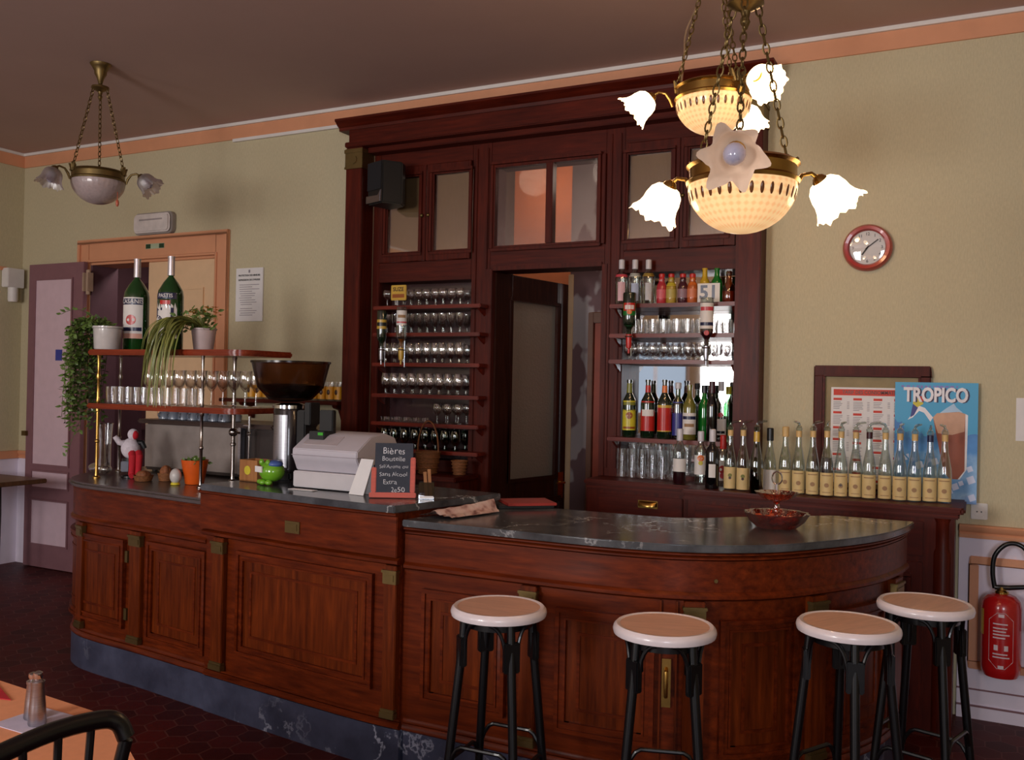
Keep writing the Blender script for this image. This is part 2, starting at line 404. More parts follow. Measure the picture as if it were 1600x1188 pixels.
# left doorway: peach casing, closed cream leaf, opened mauve leaf, passage behind
m = MB(); cw = .125; ct = .182
def casing(m, x0, x1, zt, y, w, t, top):
    m.box(x0-w, x0, y-t, y, 0, zt+top); m.box(x1, x1+w, y-t, y, 0, zt+top); m.box(x0, x1, y-t, y, zt, zt+top)
casing(m, D1L, D1R, D1T, W, cw, .02, ct)
m.box(D1L-cw, D1R+cw, W-.036, W-.02, D1T+ct-.035, D1T+ct); m.box(D1L-cw, D1L-cw+.03, W-.036, W-.02, 0, D1T+ct-.035); m.box(D1R+cw-.03, D1R+cw, W-.036, W-.02, 0, D1T+ct-.035)
m.box(D1L-.018, D1L, W-.03, W-.02, 0, D1T+.018); m.box(D1R, D1R+.018, W-.03, W-.02, 0, D1T+.018); m.box(D1L, D1R, W-.03, W-.02, D1T, D1T+.018)
m.box(D1R-.02, D1R, W, W+.25, 0, D1T); m.box(D1L, D1R, W, W+.25, D1T-.02, D1T)
struct('trim_11', m, PEACH, bevel=.003)
struct('trim_14', MB().box(D1L, D1L+.02, W+.002, W+.25, 0, D1T-.02), MAUVED)
def leaf(name, x0, x1, y0, y1, z0, z1, mat, pmat, panels, front=True, frame=.0):
    d = struct(name, MB().box(x0, x1, y0, y1, z0, z1), mat, bevel=.003)
    for (a, b, c, e) in panels:
        m = MB().box(a, b, y0-.004, y0, c, e); obj('door_panel', m, pmat, d)
        m = MB(); mould(m, a-.012, b+.012, c-.012, e+.012, y0, .014, .012); obj('panel_moulding', m, mat, d)
    return d
xm = onY(235, 450, W+.05).x
d = leaf('door_1', xm, D1R-.02, W+.03, W+.07, .01, D1T-.02, CREAMD, CREAMD,
     [(xm+.14, D1R-.17, 1.30, 2.28), (xm+.14, D1R-.17, .25, 1.1)])
hg = MB()
for z in (2.2, 1.2): hg.tube([(D1R-.022, W+.02, z-.1), (D1R-.022, W+.02, z+.1)], .009)
obj('hinge', hg, OLDBRASS, d)
OL, OR_ = onY(52, 417, W-.04).x, onY(137, 412, W-.04).x
d = leaf('door_2', OL, OR_, W-.075, W-.037, .006, 2.525, MAUVE, MAUVEP,
     [(OL+.10, OR_-.13, .86, 2.39), (OL+.10, OR_-.13, .73-.06, .80), (OL+.10, OR_-.13, .20, .56)])
m = MB()
for z in (2.36, .35): m.box(OR_-.005, OR_+.012, W-.085, W-.03, z-.075, z+.075); m.box(OR_+.05, OR_+.062, W-.085, W-.03, z-.075, z+.075); m.box(OR_+.01, OR_+.05, W-.062, W-.05, z-.1, z+.1)
obj('hinge', m, col('pale_hinge_metal', (176, 150, 128), .4), d, bevel=.003)
p = onY(92, 555, W-.08)
tag(obj('door_sticker', MB().box(p.x-.04, p.x+.04, W-.082, W-.0796, p.z-.045, p.z+.045), col('blue_sticker', (60, 66, 150))), 'small blue square sticker on the opened mauve door', 'sticker')
m = MB().box(OL-.02, OL+.03, W-.1, W-.075, 1.09, 1.13); obj('door_latch', m, OLDBRASS, d)
# passage beyond
m = MB().box(-7.2, -4.4, 6.25, 6.35, 0, 3.0); m.box(-4.5, -4.4, W+.25, 6.25, 0, 3.0); m.box(-7.2, -7.1, W+.25, 6.25, 0, 3)
struct('wall_passage', m, MAUVED, smooth=0)
struct('ceiling_passage', MB().box(-7.2, -4.4, W+.25, 6.35, 3.0, 3.1), WHITE)
pa, pb = onY(172, 500, 6.2).x, onY(232, 500, 6.2).x
d = struct('door_3', MB().box(pa-.15, pb+.6, 6.2, 6.248, 0, 2.5), MAUVED, bevel=.003)
obj('door_panel', MB().box(pa, pb+.45, 6.192, 6.2, 1.1, 2.3), MAUVE, d); obj('door_panel', MB().box(pa, pb+.45, 6.192, 6.2, .2, .95), MAUVE, d)

# ------------------------------------------------------------------ built-in cabinet behind the bar
YP = W-.14; YF = W
cab = thing('back_bar_cabinet', 'tall dark wood back bar cabinet with cornice, glazed upper doors and shelf niches', 'cabinet', (0, 0, 0))
m = MB().box(CL+.02, CR-.02, YP-.0, W+.2, 3.20, 3.285); obj('frieze', m, CAB_H, cab, bevel=.003)
m = MB().box(CL-.005, CR+.005, YP-.015, W-.001, 3.165, 3.2); obj('frieze_moulding', m, CAB_H, cab, bevel=.006)
prof = [(W-.001, 3.28), (YP-.008, 3.28), (YP-.012, 3.30), (YP-.03, 3.31), (YP-.05, 3.33), (YP-.06, 3.336), (YP-.06, 3.35), (W-.001, 3.35)]
m = MB().prismX(prof, CL-.055, CR+.06); obj('cornice', m, CAB_H, cab)
for x0, x1 in ((CL, -3.657), (-1.169, CR)):
    p = obj('pilaster', MB().box(x0, x1, YP, W-.001, 0 if x0 < -3 else 1.077, 3.165), CAB, cab, bevel=.004)
    m = MB().box(x0-.004, x1+.004, YP-.006, W-.01, 3.02, 3.155); m.box(x0-.008, x1+.008, YP-.012, W-.01, 3.125, 3.15); m.box(x0-.007, x1+.007, YP-.01, W-.01, 3.02, 3.035)
    m.prismY([((x0+x1)/2+.03*math.cos(t*PI/4), 3.08+.03*math.sin(t*PI/4)) for t in range(8)], YP-.012, YP)
    obj('brass_capital', m, OLDBRASS, p, bevel=.002, label='aged brass capital')
# carcass behind the facade: jambs, headers, bottoms round the niches
NL = (-3.60, -2.887); NR = (-1.858, -1.196); DX = (-2.749, -1.976); DT = 2.328
YB2 = W+.2
for a, b in ((-3.657, NL[0]), (NL[1], DX[0]), (DX[1], NR[0]), (NR[1], -1.169)): obj('stile', MB().box(a, b, YF, YB2, 0, 3.165), CAB, cab, bevel=.004)
for a, b in (NL, NR):
    for z0, z1 in ((2.27, 2.40), (3.03, 3.165), (0, 1.10)): obj('rail', MB().box(a, b, YF, YB2, z0, z1), CAB_H, cab, bevel=.004)
for z0, z1 in ((DT, 2.45), (2.985, 3.165)): obj('rail', MB().box(DX[0], DX[1], YF, YB2, z0, z1), CAB_H, cab, bevel=.004)
obj('rail', MB().box(NL[0]-.05, NR[1]+.03, YP+.05, YF, 3.13, 3.165), CAB_H, cab, bevel=.004)
for a, b in (NL, NR):
    m = MB().box(a, b, W+.16, W+.175, 1.10, 2.27)
    if a > -2: obj('mirror_back', m, MIRROR, cab, smooth=0, label='mirror at the back of the niche')
    else: obj('back_board', m, plain('dark_back_board', (58, 32, 34), .25, coat=.5), cab, smooth=0)
# raised fillets on the stiles
for x in (NL[1]+.03, DX[0]-.03, DX[1]+.03, NR[0]-.03): obj('fillet', MB().box(x-.008, x+.008, YF-.01, YF, 1.12, 3.1), CAB, cab, bevel=.003)
# glazed upper doors
def upper(x0, x1, z0, z1, px0, px1, pz0, pz1, knob):
    d = MB(); y0, y1 = YF-.022, YF+.01
    d.box(x0, px0, y0, y1, z0, z1); d.box(px1, x1, y0, y1, z0, z1); d.box(px0, px1, y0, y1, z0, pz0); d.box(px0, px1, y0, y1, pz1, z1)
    o = obj('upper_door', d, CAB, cab, bevel=.003)
    m = MB(); mould(m, px0-.03, px1+.03, pz0-.03, pz1+.03, y0, .02, .01); obj('pane_moulding', m, CAB, o, bevel=.003)
    obj('pane', MB().box(px0, px1, YF-.008, YF-.003, pz0, pz1), PANE, o)
    obj('curtain', MB().box(px0, px1, YF+.02, YF+.024, pz0, pz1), CURT, o)
    obj('door_knob', MB().ball((knob, y0-.012, (z0+z1)/2-.02), .012), OLDBRASS, o)
Z0, Z1 = 2.40, 3.03
upper(NL[0]+.005, -3.226, Z0, Z1, -3.527, -3.282, 2.466, 2.96, -3.25)
upper(-3.222, NL[1]-.005, Z0, Z1, -3.165, -2.906, 2.466, 2.96, -3.2)
upper(NR[0]+.005, -1.522, Z0, Z1, -1.833, -1.575, 2.468, 2.96, -1.54)
upper(-1.518, NR[1]-.005, Z0, Z1, -1.465, -1.262, 2.468, 2.96, -1.5)
# transom over the middle doorway
t = MB(); y0, y1 = YF-.02, YF+.03
t.box(DX[0], -2.716, y0, y1, 2.45, 2.985); t.box(-2.028, DX[1], y0, y1, 2.45, 2.985); t.box(-2.343, -2.332, y0, y1, 2.47, 2.962)
t.box(-2.716, -2.028, y0, y1, 2.45, 2.47); t.box(-2.716, -2.028, y0, y1, 2.962, 2.985); t.box(-2.36, -2.315, y0-.01, y1, 2.47, 2.962)
o = obj('transom_frame', t, CAB, cab, bevel=.003)
obj('pane', MB().box(-2.716, -2.343, YF, YF+.005, 2.47, 2.962), PANE, o); obj('pane', MB().box(-2.332, -2.028, YF, YF+.005, 2.47, 2.962), PANE, o)
m = MB(); mould(m, -2.745, -2.0, 2.435, 3.0, y0, .02, .012); obj('transom_moulding', m, CAB, o, bevel=.003)
m = MB().box(DX[0]-.03, DX[0]+.02, YF-.012, W+.2, 0, DT); m.box(DX[1]-.015, DX[1]+.02, YF-.012, W+.2, 0, DT); m.box(DX[0]+.02, DX[1]-.015, YF-.012, W+.2, DT-.012, DT+.015)
obj('door_jamb', m, CAB, cab, bevel=.003)
LSH = [2.10, 1.922, 1.727, 1.524, 1.34, 1.17]; RSH = [2.077, 1.906, 1.757, 1.31]
def shelf(x0, x1, z):
    m = MB().box(x0, x1, W-.12, W+.155, z-.024, z)
    for x in (x0+.02, x1-.035): m.prismX([(W-.002, z-.024), (W-.1, z-.024), (W-.06, z-.05), (W-.002, z-.075)], x, x+.015)
    return obj('shelf', m, SHELFW, cab, bevel=.004)
for z in LSH: shelf(-3.56, -2.75, z)
for z in RSH: shelf(-1.897, -1.16, z)
# middle door, standing open into the back room
hx, hy = -2.735, W+.03; ex, ey = -2.57, 5.883
ang = math.atan2(ey-hy, ex-hx); wdt = math.hypot(ex-hx, ey-hy)
d = bpy.data.objects.new('door_4', None); COL.objects.link(d); d['kind'] = 'structure'; d.location = (hx, hy, 0); d.rotation_euler = (0, 0, ang)
zt = DT-.02; gx0, gx1, gz0, gz1 = .16, wdt-.13, .98, zt-.16
m = MB(); m.box(0, gx0, -.02, .02, .01, zt); m.box(gx1, wdt, -.02, .02, .01, zt); m.box(gx0, gx1, -.02, .02, gz1, zt); m.box(gx0, gx1, -.02, .02, .01, gz0)
def dstruct(*a, **k): o = obj(*a, **k); return o
dstruct('door_frame', m, DOORW, d, bevel=.003)
m = MB(); mould(m, gx0-.02, gx1+.02, gz0-.02, gz1+.02, -.02, .025, .012); m.box(.05, wdt-.05, -.03, -.02, .80, .84); mould(m, gx0-.02, gx1+.02, .15, .72, -.02, .03, .012)
dstruct('door_moulding', m, DOORW, d, bevel=.003)
dstruct('door_pane', MB().box(gx0, gx1, -.004, .004, gz0, gz1), HAMMER, d)
m = MB().tube([(wdt-.06, -.02, .93), (wdt-.06, -.06, .93), (wdt-.16, -.065, .93)], .009); m.box(wdt-.09, wdt-.03, -.026, -.02, .82, 1.0)
dstruct('door_handle', m, BRASS, d)
# back room
m = MB().box(-4.35, -.4, 6.9, 7.0, 0, 4.2); struct('wall_back_room', m, ORANGEW, smooth=0)
xw = onY(804, 320, 6.9).x
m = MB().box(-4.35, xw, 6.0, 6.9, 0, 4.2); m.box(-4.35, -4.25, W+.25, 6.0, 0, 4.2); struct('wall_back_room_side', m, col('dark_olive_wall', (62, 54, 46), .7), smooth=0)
struct('ceiling_back_room', MB().box(-4.35, -.4, W+.25, 7.0, 4.2, 4.3), ORANGEW)
def blotch():
    m, nt, b = new('patched_plaster'); n = noise(nt, coords(nt, (1.6, 1.6, 1.0)), 2.3, 3, .5)
    r = ramp(nt, n.outputs['Fac'], [(.50, lin((120, 92, 94))), (.53, lin((176, 164, 164)))])
    nt.links.new(r.outputs[0], b.inputs['Base Color']); b.inputs['Roughness'].default_value = .8; return m
PLAST = blotch()
pl, pr = onY(888, 600, 6.2).x, onY(950, 600, 6.2).x
struct('wall_partition', MB().box(pl, -.4, 6.2, 6.35, 0, 4.2), PLAST, smooth=0)
struct('wall_back_room_right', MB().box(-.5, -.4, W+.25, 6.2, 0, 4.2), CREAMD, smooth=0)
struct('trim_12', MB().box(pl-.01, pl+.03, 6.185, 6.2, 0, 2.42), CREAMD, bevel=.003)
fx = onY(917, 600, 6.1).x; ft = onY(917, 495, 6.1).z
m = MB().box(fx, fx+.04, 6.1, 6.2, 0, ft+.03); m.box(fx+.04, fx+.9, 6.1, 6.2, ft-.045, ft+.03); struct('trim_13', m, col('brown_frame_paint', (112, 72, 52)), bevel=.004)
struct('door_5', MB().box(fx+.04, fx+.9, 6.13, 6.17, 0, ft-.045), col('orange_red_door', (158, 62, 34)), bevel=.003)

# ------------------------------------------------------------------ curved bar counter
CP = [(-4.80, 4.20), (-4.79, 3.95), (-4.70, 3.70), (-4.56, 3.525), (-4.40, 3.435), (-4.20, 3.395), (-3.85, 3.36), (-3.3, 3.29), (-2.7, 3.215), (-2.25, 3.17), (-1.85, 3.168), (-1.5, 3.168), (-1.2, 3.178),
      (-1.0, 3.212), (-.86, 3.266), (-.735, 3.345), (-.62, 3.455), (-.46, 3.69), (-.35, 3.91), (-.285, 4.15), (-.262, 4.33)]
def catmull(P, k=12):
    P = [np.array(p, float) for p in P]; out = []
    for i in range(len(P)-1):
        p0, p1, p2, p3 = P[max(i-1, 0)], P[i], P[i+1], P[min(i+2, len(P)-1)]
        for j in range(k):
            t = j/k
            out.append(.5*((2*p1)+(-p0+p2)*t+(2*p0-5*p1+4*p2-p3)*t*t+(-p0+3*p1-3*p2+p3)*t**3))
    out.append(P[-1]); return np.array(out)
_c = catmull(CP); _s = np.concatenate([[0], np.cumsum(np.hypot(*np.diff(_c, axis=0).T))]); SMAX = _s[-1]
def cp(s): return np.array([np.interp(s, _s, _c[:, 0]), np.interp(s, _s, _c[:, 1])])
def cn(s):
    a, b = cp(max(0, s-.03)), cp(min(SMAX, s+.03)); t = (b-a)/np.hypot(*(b-a)); return np.array([t[1], -t[0]])
def PW(s, o, z): p = cp(s)+cn(s)*o; return (p[0], p[1], z)
_ss = np.linspace(0, SMAX, 1200)
def s_at(px, z, o=0.0):
    best = None
    for s in _ss[60:]:
        x, y = pix(PW(s, o, z))
        if best is None or abs(x-px) < best[0]: best = (abs(x-px), s)
    return best[1]
def s_x(x): return float(np.interp(x, _c[30:, 0], _s[30:]))
def sw(mb, prof, s0, s1, ds=.05):
    """sweep a closed (offset, z) outline along the counter front"""
    n = max(1, int(abs(s1-s0)/ds)); k = len(prof); o = len(mb.v)
    rows = [[PW(s0+(s1-s0)*i/n, a, z) for a, z in prof] for i in range(n+1)]
    mb.grid(rows, True); mb.f.append(tuple(o+j for j in range(k))); mb.f.append(tuple(o+n*k+j for j in range(k)))
    return mb
def sb(mb, s0, s1, z0, z1, o0, o1): return sw(mb, [(o0, z0), (o1, z0), (o1, z1), (o0, z1)], s0, s1)
def plan(s0, s1, o, back, n=50): return [PW(s0+(s1-s0)*i/n, o, 0)[:2] for i in range(n+1)]+back
SL, SR = s_at(322, .95, .02), s_at(620, .95, .05)
bar = thing('bar_counter', 'long curved mahogany bar counter with marble and zinc tops', 'bar counter', (0, 0, 0))
body_l = plan(0, SL, -.005, [(-3.25, 3.86), (-3.3, 4.46), (-4.7, 4.46)])
body_m = plan(SL, SR, -.005, [(-1.98, 3.68), (-3.2, 3.86)])
body_r = plan(SR, SMAX, -.005, [(-.55, 4.30), (-.9, 4.0), (-1.1, 3.81), (-1.3, 3.80), (-1.9, 3.78)])
for pg, zt in ((body_l, .985), (body_m, 1.07), (body_r, 1.012)):
    obj('carcass', MB().prism(pg, .17, zt), MAHOG_H, bar, smooth=30)
for pg in (plan(0, SL, .004, [(-3.25, 3.8), (-3.3, 4.44), (-4.68, 4.44)]), plan(SL, SR, .012, [(-1.98, 3.6), (-3.2, 3.8)]), plan(SR+.015, SMAX, .0, [(-.6, 4.25), (-1.1, 3.76), (-1.9, 3.7)])):
    obj('plinth', MB().prism(pg, 0, .17), PLIN, bar, smooth=30, label='blue grey marble plinth')
m = MB().prism(plan(.0, SL+.0, .035, [(-3.25, 3.86), (-3.28, 4.48), (-4.72, 4.48)]), .99, 1.02)
obj('zinc_top', m, ZINC, bar, bevel=.012, label='dull zinc top with rounded edge')
sl2 = s_at(315, 1.1, .075)
m = MB().prism(plan(sl2, SR+.004, .082, [(-1.93, 3.72), (-3.16, 3.92)]), 1.07, 1.10); obj('marble_top', m, MARB, bar, bevel=.004)
m = MB().prism(plan(SR+.01, SMAX, .035, [(-.23, 4.345), (-.566, 4.335), (-.75, 4.17), (-.926, 4.03), (-1.05, 3.90), (-1.17, 3.84), (-1.32, 3.828), (-1.756, 3.814), (-1.96, 3.80)]), 1.012, 1.04)
obj('marble_top', m, MARB, bar, bevel=.004)
def rnd(o, z0, z1, out): h = z1-z0; return [(o, z0), (o+out*.6, z0), (o+out, z0+h*.25), (o+out, z0+h*.6), (o+out*.55, z1), (o, z1)]
# left end and left front
m = sb(MB(), .02, SL, .832, .985, -.01, .008); obj('frieze', m, MAHOG_H, bar)
m = sw(MB(), rnd(-.01, .80, .832, .03), .02, SL); sw(m, rnd(-.01, .965, .985, .02), .02, SL); obj('moulding', m, MAHOG_H, bar)
m = sw(MB(), rnd(-.01, .17, .20, .02), .02, SL); sw(m, rnd(-.01, .20, .222, .012), .02, SL); obj('base_moulding', m, MAHOG_H, bar)
# the taller drawer section
m = sb(MB(), SL, SR, .885, 1.07, -.01, .055); fr = obj('drawer_front', m, MAHOG_H, bar, bevel=.003)
m = sw(MB(), rnd(-.01, .848, .885, .058), SL, SR); sw(m, rnd(.05, 1.052, 1.07, .016), SL, SR); obj('moulding', m, MAHOG_H, bar)
m = sw(MB(), rnd(-.01, .17, .20, .03), SL, SR); sw(m, rnd(-.01, .20, .222, .02), SL, SR); obj('base_moulding', m, MAHOG_H, bar)
sp_ = s_at(457, .956, .055)
m = sb(MB(), sp_-.045, sp_+.045, .928, .98, .055, .06); sb(m, sp_-.03, sp_+.03, .94, .968, .06, .062); obj('brass_plate', m, OLDBRASS, fr, label='small brass drawer plate')
# right section
S2 = SR+.012
m = sb(MB(), S2, SMAX-.01, .866, .978, -.01, .01); obj('frieze', m, MAHOG_H, bar)
m = sw(MB(), rnd(-.01, .834, .868, .030), S2, SMAX-.01); sw(m, rnd(-.01, .978, .996, .022), S2, SMAX-.01); sw(m, rnd(-.01, .996, 1.012, .034), S2, SMAX-.01); obj('moulding', m, MAHOG_H, bar)
m = sw(MB(), rnd(-.01, .17, .20, .02), S2, SMAX-.01); sw(m, rnd(-.01, .20, .222, .012), S2, SMAX-.01); obj('base_moulding', m, MAHOG_H, bar)
for px_ in (1117, 687, 710):
    pass
sk = s_at(1117, .9); obj('lock_stud', MB().lathe([(0, 0), (.007, 0), (.007, .006), (0, .006)], 10).xf(Matrix.Translation(PW(sk, .01, .908)) @ Matrix.Rotation(math.atan2(cn(sk)[1], cn(sk)[0]), 4, 'Z') @ Matrix.Rotation(PI/2, 4, 'Y')), OLDBRASS, bar)
# pilasters with brass mounts
def post(pxa, pxb, zt, o1, o0=-.01):
    a, b = s_at(pxa, .6, o1), s_at(pxb, .6, o1)
    p = obj('pilaster', sb(MB(), a, b, .222, zt, o0, o1), MAHOG, bar, bevel=.003)
    m = sb(MB(), a-.002, b+.002, zt-.075, zt-.022, o1-.02, o1+.006); sb(m, a-.006, b+.006, zt-.03, zt-.018, o1-.02, o1+.011); sb(m, a+.008, b-.008, zt-.064, zt-.036, o1, o1+.009)
    obj('brass_mount', m, OLDBRASS, p, bevel=.002, label='brass mount at the head')
    m = sb(MB(), a-.004, b+.004, .224, .25, o1-.02, o1+.009); sb(m, a-.002, b+.002, .25, .262, o1-.02, o1+.005)
    obj('brass_foot', m, OLDBRASS, p, bevel=.002, label='brass foot mount')
    return a, b
ed = []
ed.append(post(119, 128, .80, .02)); ed.append(post(201, 218, .80, .02)); ed.append(post(330, 347, .848, .04)); ed.append(post(598, 618, .848, .045))
ed.append(post(810, 836, .834, .028)); ed.append(post(1068, 1100, .834, .028)); ed.append(post(1268, 1292, .834, .028)); ed.append(post(1398, 1409, .834, .028))
def panel(s0, s1, z0, z1, o, name='panel'):
    f = obj(name, sb(MB(), s0+.028, s1-.028, z0+.028, z1-.028, -.01, o+.004), MAHOG, bar, bevel=.003)
    m = MB()
    for w0, w1, h in ((0, .016, .02), (.016, .034, .012), (.034, .042, .017)):
        for a, b, c, e in ((s0+w0, s1-w0, z1-w1, z1-w0), (s0+w0, s1-w0, z0+w0, z0+w1), (s0+w0, s0+w1, z0+w1, z1-w1), (s1-w1, s1-w0, z0+w1, z1-w1)): sb(m, a, b, c, e, -.01, o+h)
    obj('panel_moulding', m, MAHOG_H, f, bevel=.002)
    i = MB(); q = .085
    for w0, w1 in ((q, q+.012),):
        for a, b, c, e in ((s0+w0, s1-w0, z1-w1, z1-w0), (s0+w0, s1-w0, z0+w0, z0+w1), (s0+w0, s0+w1, z0+w1, z1-w1), (s1-w1, s1-w0, z0+w1, z1-w1)): sb(i, a, b, c, e, o, o+.008)
    obj('inner_bead', i, MAHOG_H, f, bevel=.002)
    return f
def gap(pa, pb, z, o): return s_at(pa, z, o), s_at(pb, z, o)
a, b = gap(136, 196, .5, .0); pn = panel(a, b, .28, .745, .0, 'door')
m = MB()
for z in (.36, .66): sb(m, b+.006, b+.028, z-.03, z+.03, -.002, .012)
obj('hinge', m, OLDBRASS, pn)
a, b = gap(232, 323, .5, .0); panel(a, b, .26, .762, .0)
a, b = gap(372, 583, .5, .012); panel(a, b, .32, .80, .012)
sb_ = sb(MB(), SL, SR, .222, .848, -.01, .012); obj('panel_frame', sb_, MAHOG_H, bar)
a, b = gap(660, 790, .5, .0); panel(a, b, .31, .765, .0)
a, b = gap(868, 1022, .5, .0); panel(a, b, .30, .765, .0, 'door')
sd = s_at(1041, .5)
m = MB()
sb(m, sd-.016, sd+.016, .445, .62, -.002, .006)
m.tube([PW(sd, .004, .585), PW(sd, .028, .578), PW(sd, .036, .535), PW(sd, .028, .49), PW(sd, .004, .482)], .007)
obj('door_handle', m, BRASS, bar, label='upright brass pull handle')
m = MB()
for q in (1029, 1055):
    g = s_at(q, .5); sb(m, g-.003, g+.003, .225, .83, -.002, .006)
obj('door_stile_bead', m, MAHOG, bar)
a, b = gap(1122, 1240, .5, .0); panel(a, b, .27, .765, .0)
a, b = gap(1305, 1380, .5, .0); panel(a, b, .27, .765, .0)

# ------------------------------------------------------------------ back counter with drawers
bc = thing('back_counter', 'dark wood back counter cabinet with brass cup pull drawer below the bottle row', 'cabinet', (0, 0, 0))
BZ = 1.075; f1, f2 = W-.27, W-.42; bx0, bx1, bx2 = -1.965, -1.33, -.075
m = MB().box(bx0, bx1, f1+.02, W-.016, .0, BZ-.03); m.box(bx1, bx2, f2+.02, W-.016, 0, BZ-.03); obj('carcass', m, CAB, bc, bevel=.003)
m = MB().prism([(bx0-.01, W-.016), (bx0-.01, f1), (bx1-.03, f1), (bx1-.03, f2-.01), (bx2+.03, f2-.01), (bx2+.045, f2+.01), (bx2+.045, W-.016)], BZ-.03, BZ)
obj('worktop', m, CAB_H, bc, bevel=.008)
m = MB().prism([(bx0, W-.016), (bx0, f1+.008), (bx1-.02, f1+.008), (bx1-.02, f2+.0), (bx2+.02, f2+.0), (bx2+.02, W-.016)], BZ-.055, BZ-.03); obj('worktop_moulding', m, CAB_H, bc, bevel=.006)
dr = obj('drawer', MB().box(bx0+.08, bx1-.07, f1+.005, f1+.03, .84, BZ-.075), CAB_H, bc, bevel=.004)
p = onY(1012, 789, f1)
m = MB(); rows = []
for i in range(7):
    t = PI*i/6; rows.append([(p.x+.055*math.cos(u)*math.sin(t*.5+.0) if False else p.x+.055*math.cos(PI*j/10), f1+.004-.028*math.sin(PI*j/10)*math.sin(t/2+.2), p.z+.02-.036*(i/6)**1.2*(.6+.4*math.sin(PI*j/10))) for j in range(11)] if False else [(p.x+.055*math.cos(PI*j/10), f1+.004-.03*math.sin(PI*j/10)*math.sin(t/2), p.z+.02*math.cos(t/2)-.008*(i/6)) for j in range(11)])
m.grid(rows); m.box(p.x-.056, p.x+.056, f1, f1+.005, p.z-.02, p.z+.022)
obj('cup_pull', m, BRASS, dr, label='brass cup pull')
for x0, x1 in ((bx1+.04, -.72), (-.66, bx2-.13)):
    o = obj('drawer', MB().box(x0, x1, f2+.006, f2+.03, .84, BZ-.075), CAB_H, bc, bevel=.004)
    o = obj('door', MB().box(x0, x1, f2+.006, f2+.03, .12, .81), CAB, bc, bevel=.004)
    m = MB(); mould(m, x0+.05, x1-.05, .17, .76, f2+.006, .02, .01); obj('door_moulding', m, CAB, o, bevel=.003)
m = MB()
for t in range(9):
    pass
m.lathe([(.045, 0), (.045, .86), (.038, .88), (.038, 1.0), (.045, 1.02)], 16, (bx2-.05, f2+.045, 0)); obj('corner_post', m, CAB, bc)

# ------------------------------------------------------------------ bar stools
SH = .835
def make_stool(label):
    st = thing('bar_stool', label, 'bar stool', (0, 0, 0), 'bar stools in front of the counter')
    seat = obj('seat', MB().lathe([(0, -.004), (.09, -.004), (.135, 0), (.146, .004)], 40, (0, 0, SH-.002)), SEATM, st, label='pale dished wooden seat')
    obj('seat_rim', MB().lathe([(.138, -.002), (.144, .003), (.155, .004), (.163, -.004), (.166, -.015), (.163, -.027), (.15, -.031), (.0, -.031), (0, -.012), (.138, -.008)], 40, (0, 0, SH), cap=False), SEATRIM, st, label='white rounded rim of the seat')
    obj('apron', MB().lathe([(0, -.034), (.118, -.034), (.118, -.06), (.110, -.06), (.110, -.036)], 32, (0, 0, SH), cap=False), BLACKM, st)
    L = []
    for k in range(4):
        a = PI/4+k*PI/2; c, s_ = math.cos(a), math.sin(a)
        top = Vector((.122*c, .122*s_, SH-.034)); bot = Vector((.205*c, .205*s_, 0))
        kn = Vector((.128*c, .128*s_, SH-.12))
        leg = obj('leg', MB().tube([top, kn, kn.lerp(bot, .5), bot], [.0135, .0155, .015, .0135], 12), BLACKM, st)
        # bent strips that brace the leg under the seat
        for sg in (-1, 1):
            t = Vector((-s_*sg, c*sg, 0)); pts = []
            for i in range(7):
                u = i/6*PI/2; pts.append(Vector((.128*c, .128*s_, SH-.035))+t*(.022+.05*(1-math.cos(u)))*1+Vector((0, 0, -.10+.10*math.sin(u))) - Vector((c, s_, 0))*.02*(1-math.cos(u)))
            pts = [Vector((.131*c, .131*s_, SH-.175))+t*.022]+pts
            obj('brace', MB().tube(pts, .0065, 8), BLACKM, leg)
        obj('clamp', MB().box(-.012, .012, -.028, .028, -.05, .05).xf(Matrix.Translation(Vector((.131*c, .131*s_, SH-.14))) @ Matrix.Rotation(a, 4, 'Z')), BLACKM, leg, bevel=.004)
        L.append((kn, bot, a))
    for k in range(4):
        (k0, b0, a0), (k1, b1, a1) = L[k], L[(k+1) % 4]
        z = .30 if k % 2 else .36
        p0 = k0.lerp(b0, 1-(z-.07)/k0.z); p1 = k1.lerp(b1, 1-(z-.07)/k1.z)
        mid = (p0+p1)/2; pts = []
        for i in range(15):
            u = i/14; q = p0.lerp(p1, u); h = .09*min(1, math.sin(PI*u)*1.9)**.6
            pts.append(q+Vector((0, 0, h)))
        obj('stretcher', MB().tube(pts, .0075, 8), BLACKM, st)
    return st
SPX = [((708, 851), 951, .04), ((961, 1116), 980, .30), ((1247, 1404), 977, 1.07), ((1376, 1515), 945, 1.27)]
SLAB = ['black bar stool with pale seat before the wide counter panel, first from the table', 'black bar stool with pale seat standing before the upright brass door handle', 'black bar stool with pale seat, in front of and overlapping the stool by the wall', 'black bar stool with pale seat nearest the back wall and fire extinguisher']
first = None
for (pa, pb), py, rz in map(lambda q: (q[0], q[1], q[2]), SPX):
    c = onZ((pa+pb)/2, py-3, SH); lb = SLAB[SPX.index(((pa, pb), py, rz))]
    if first is None: first = make_stool(lb); first.location = (c.x, c.y, 0); first.rotation_euler = (0, 0, rz)
    else: dup(first, (c.x, c.y, 0), rz, lb)

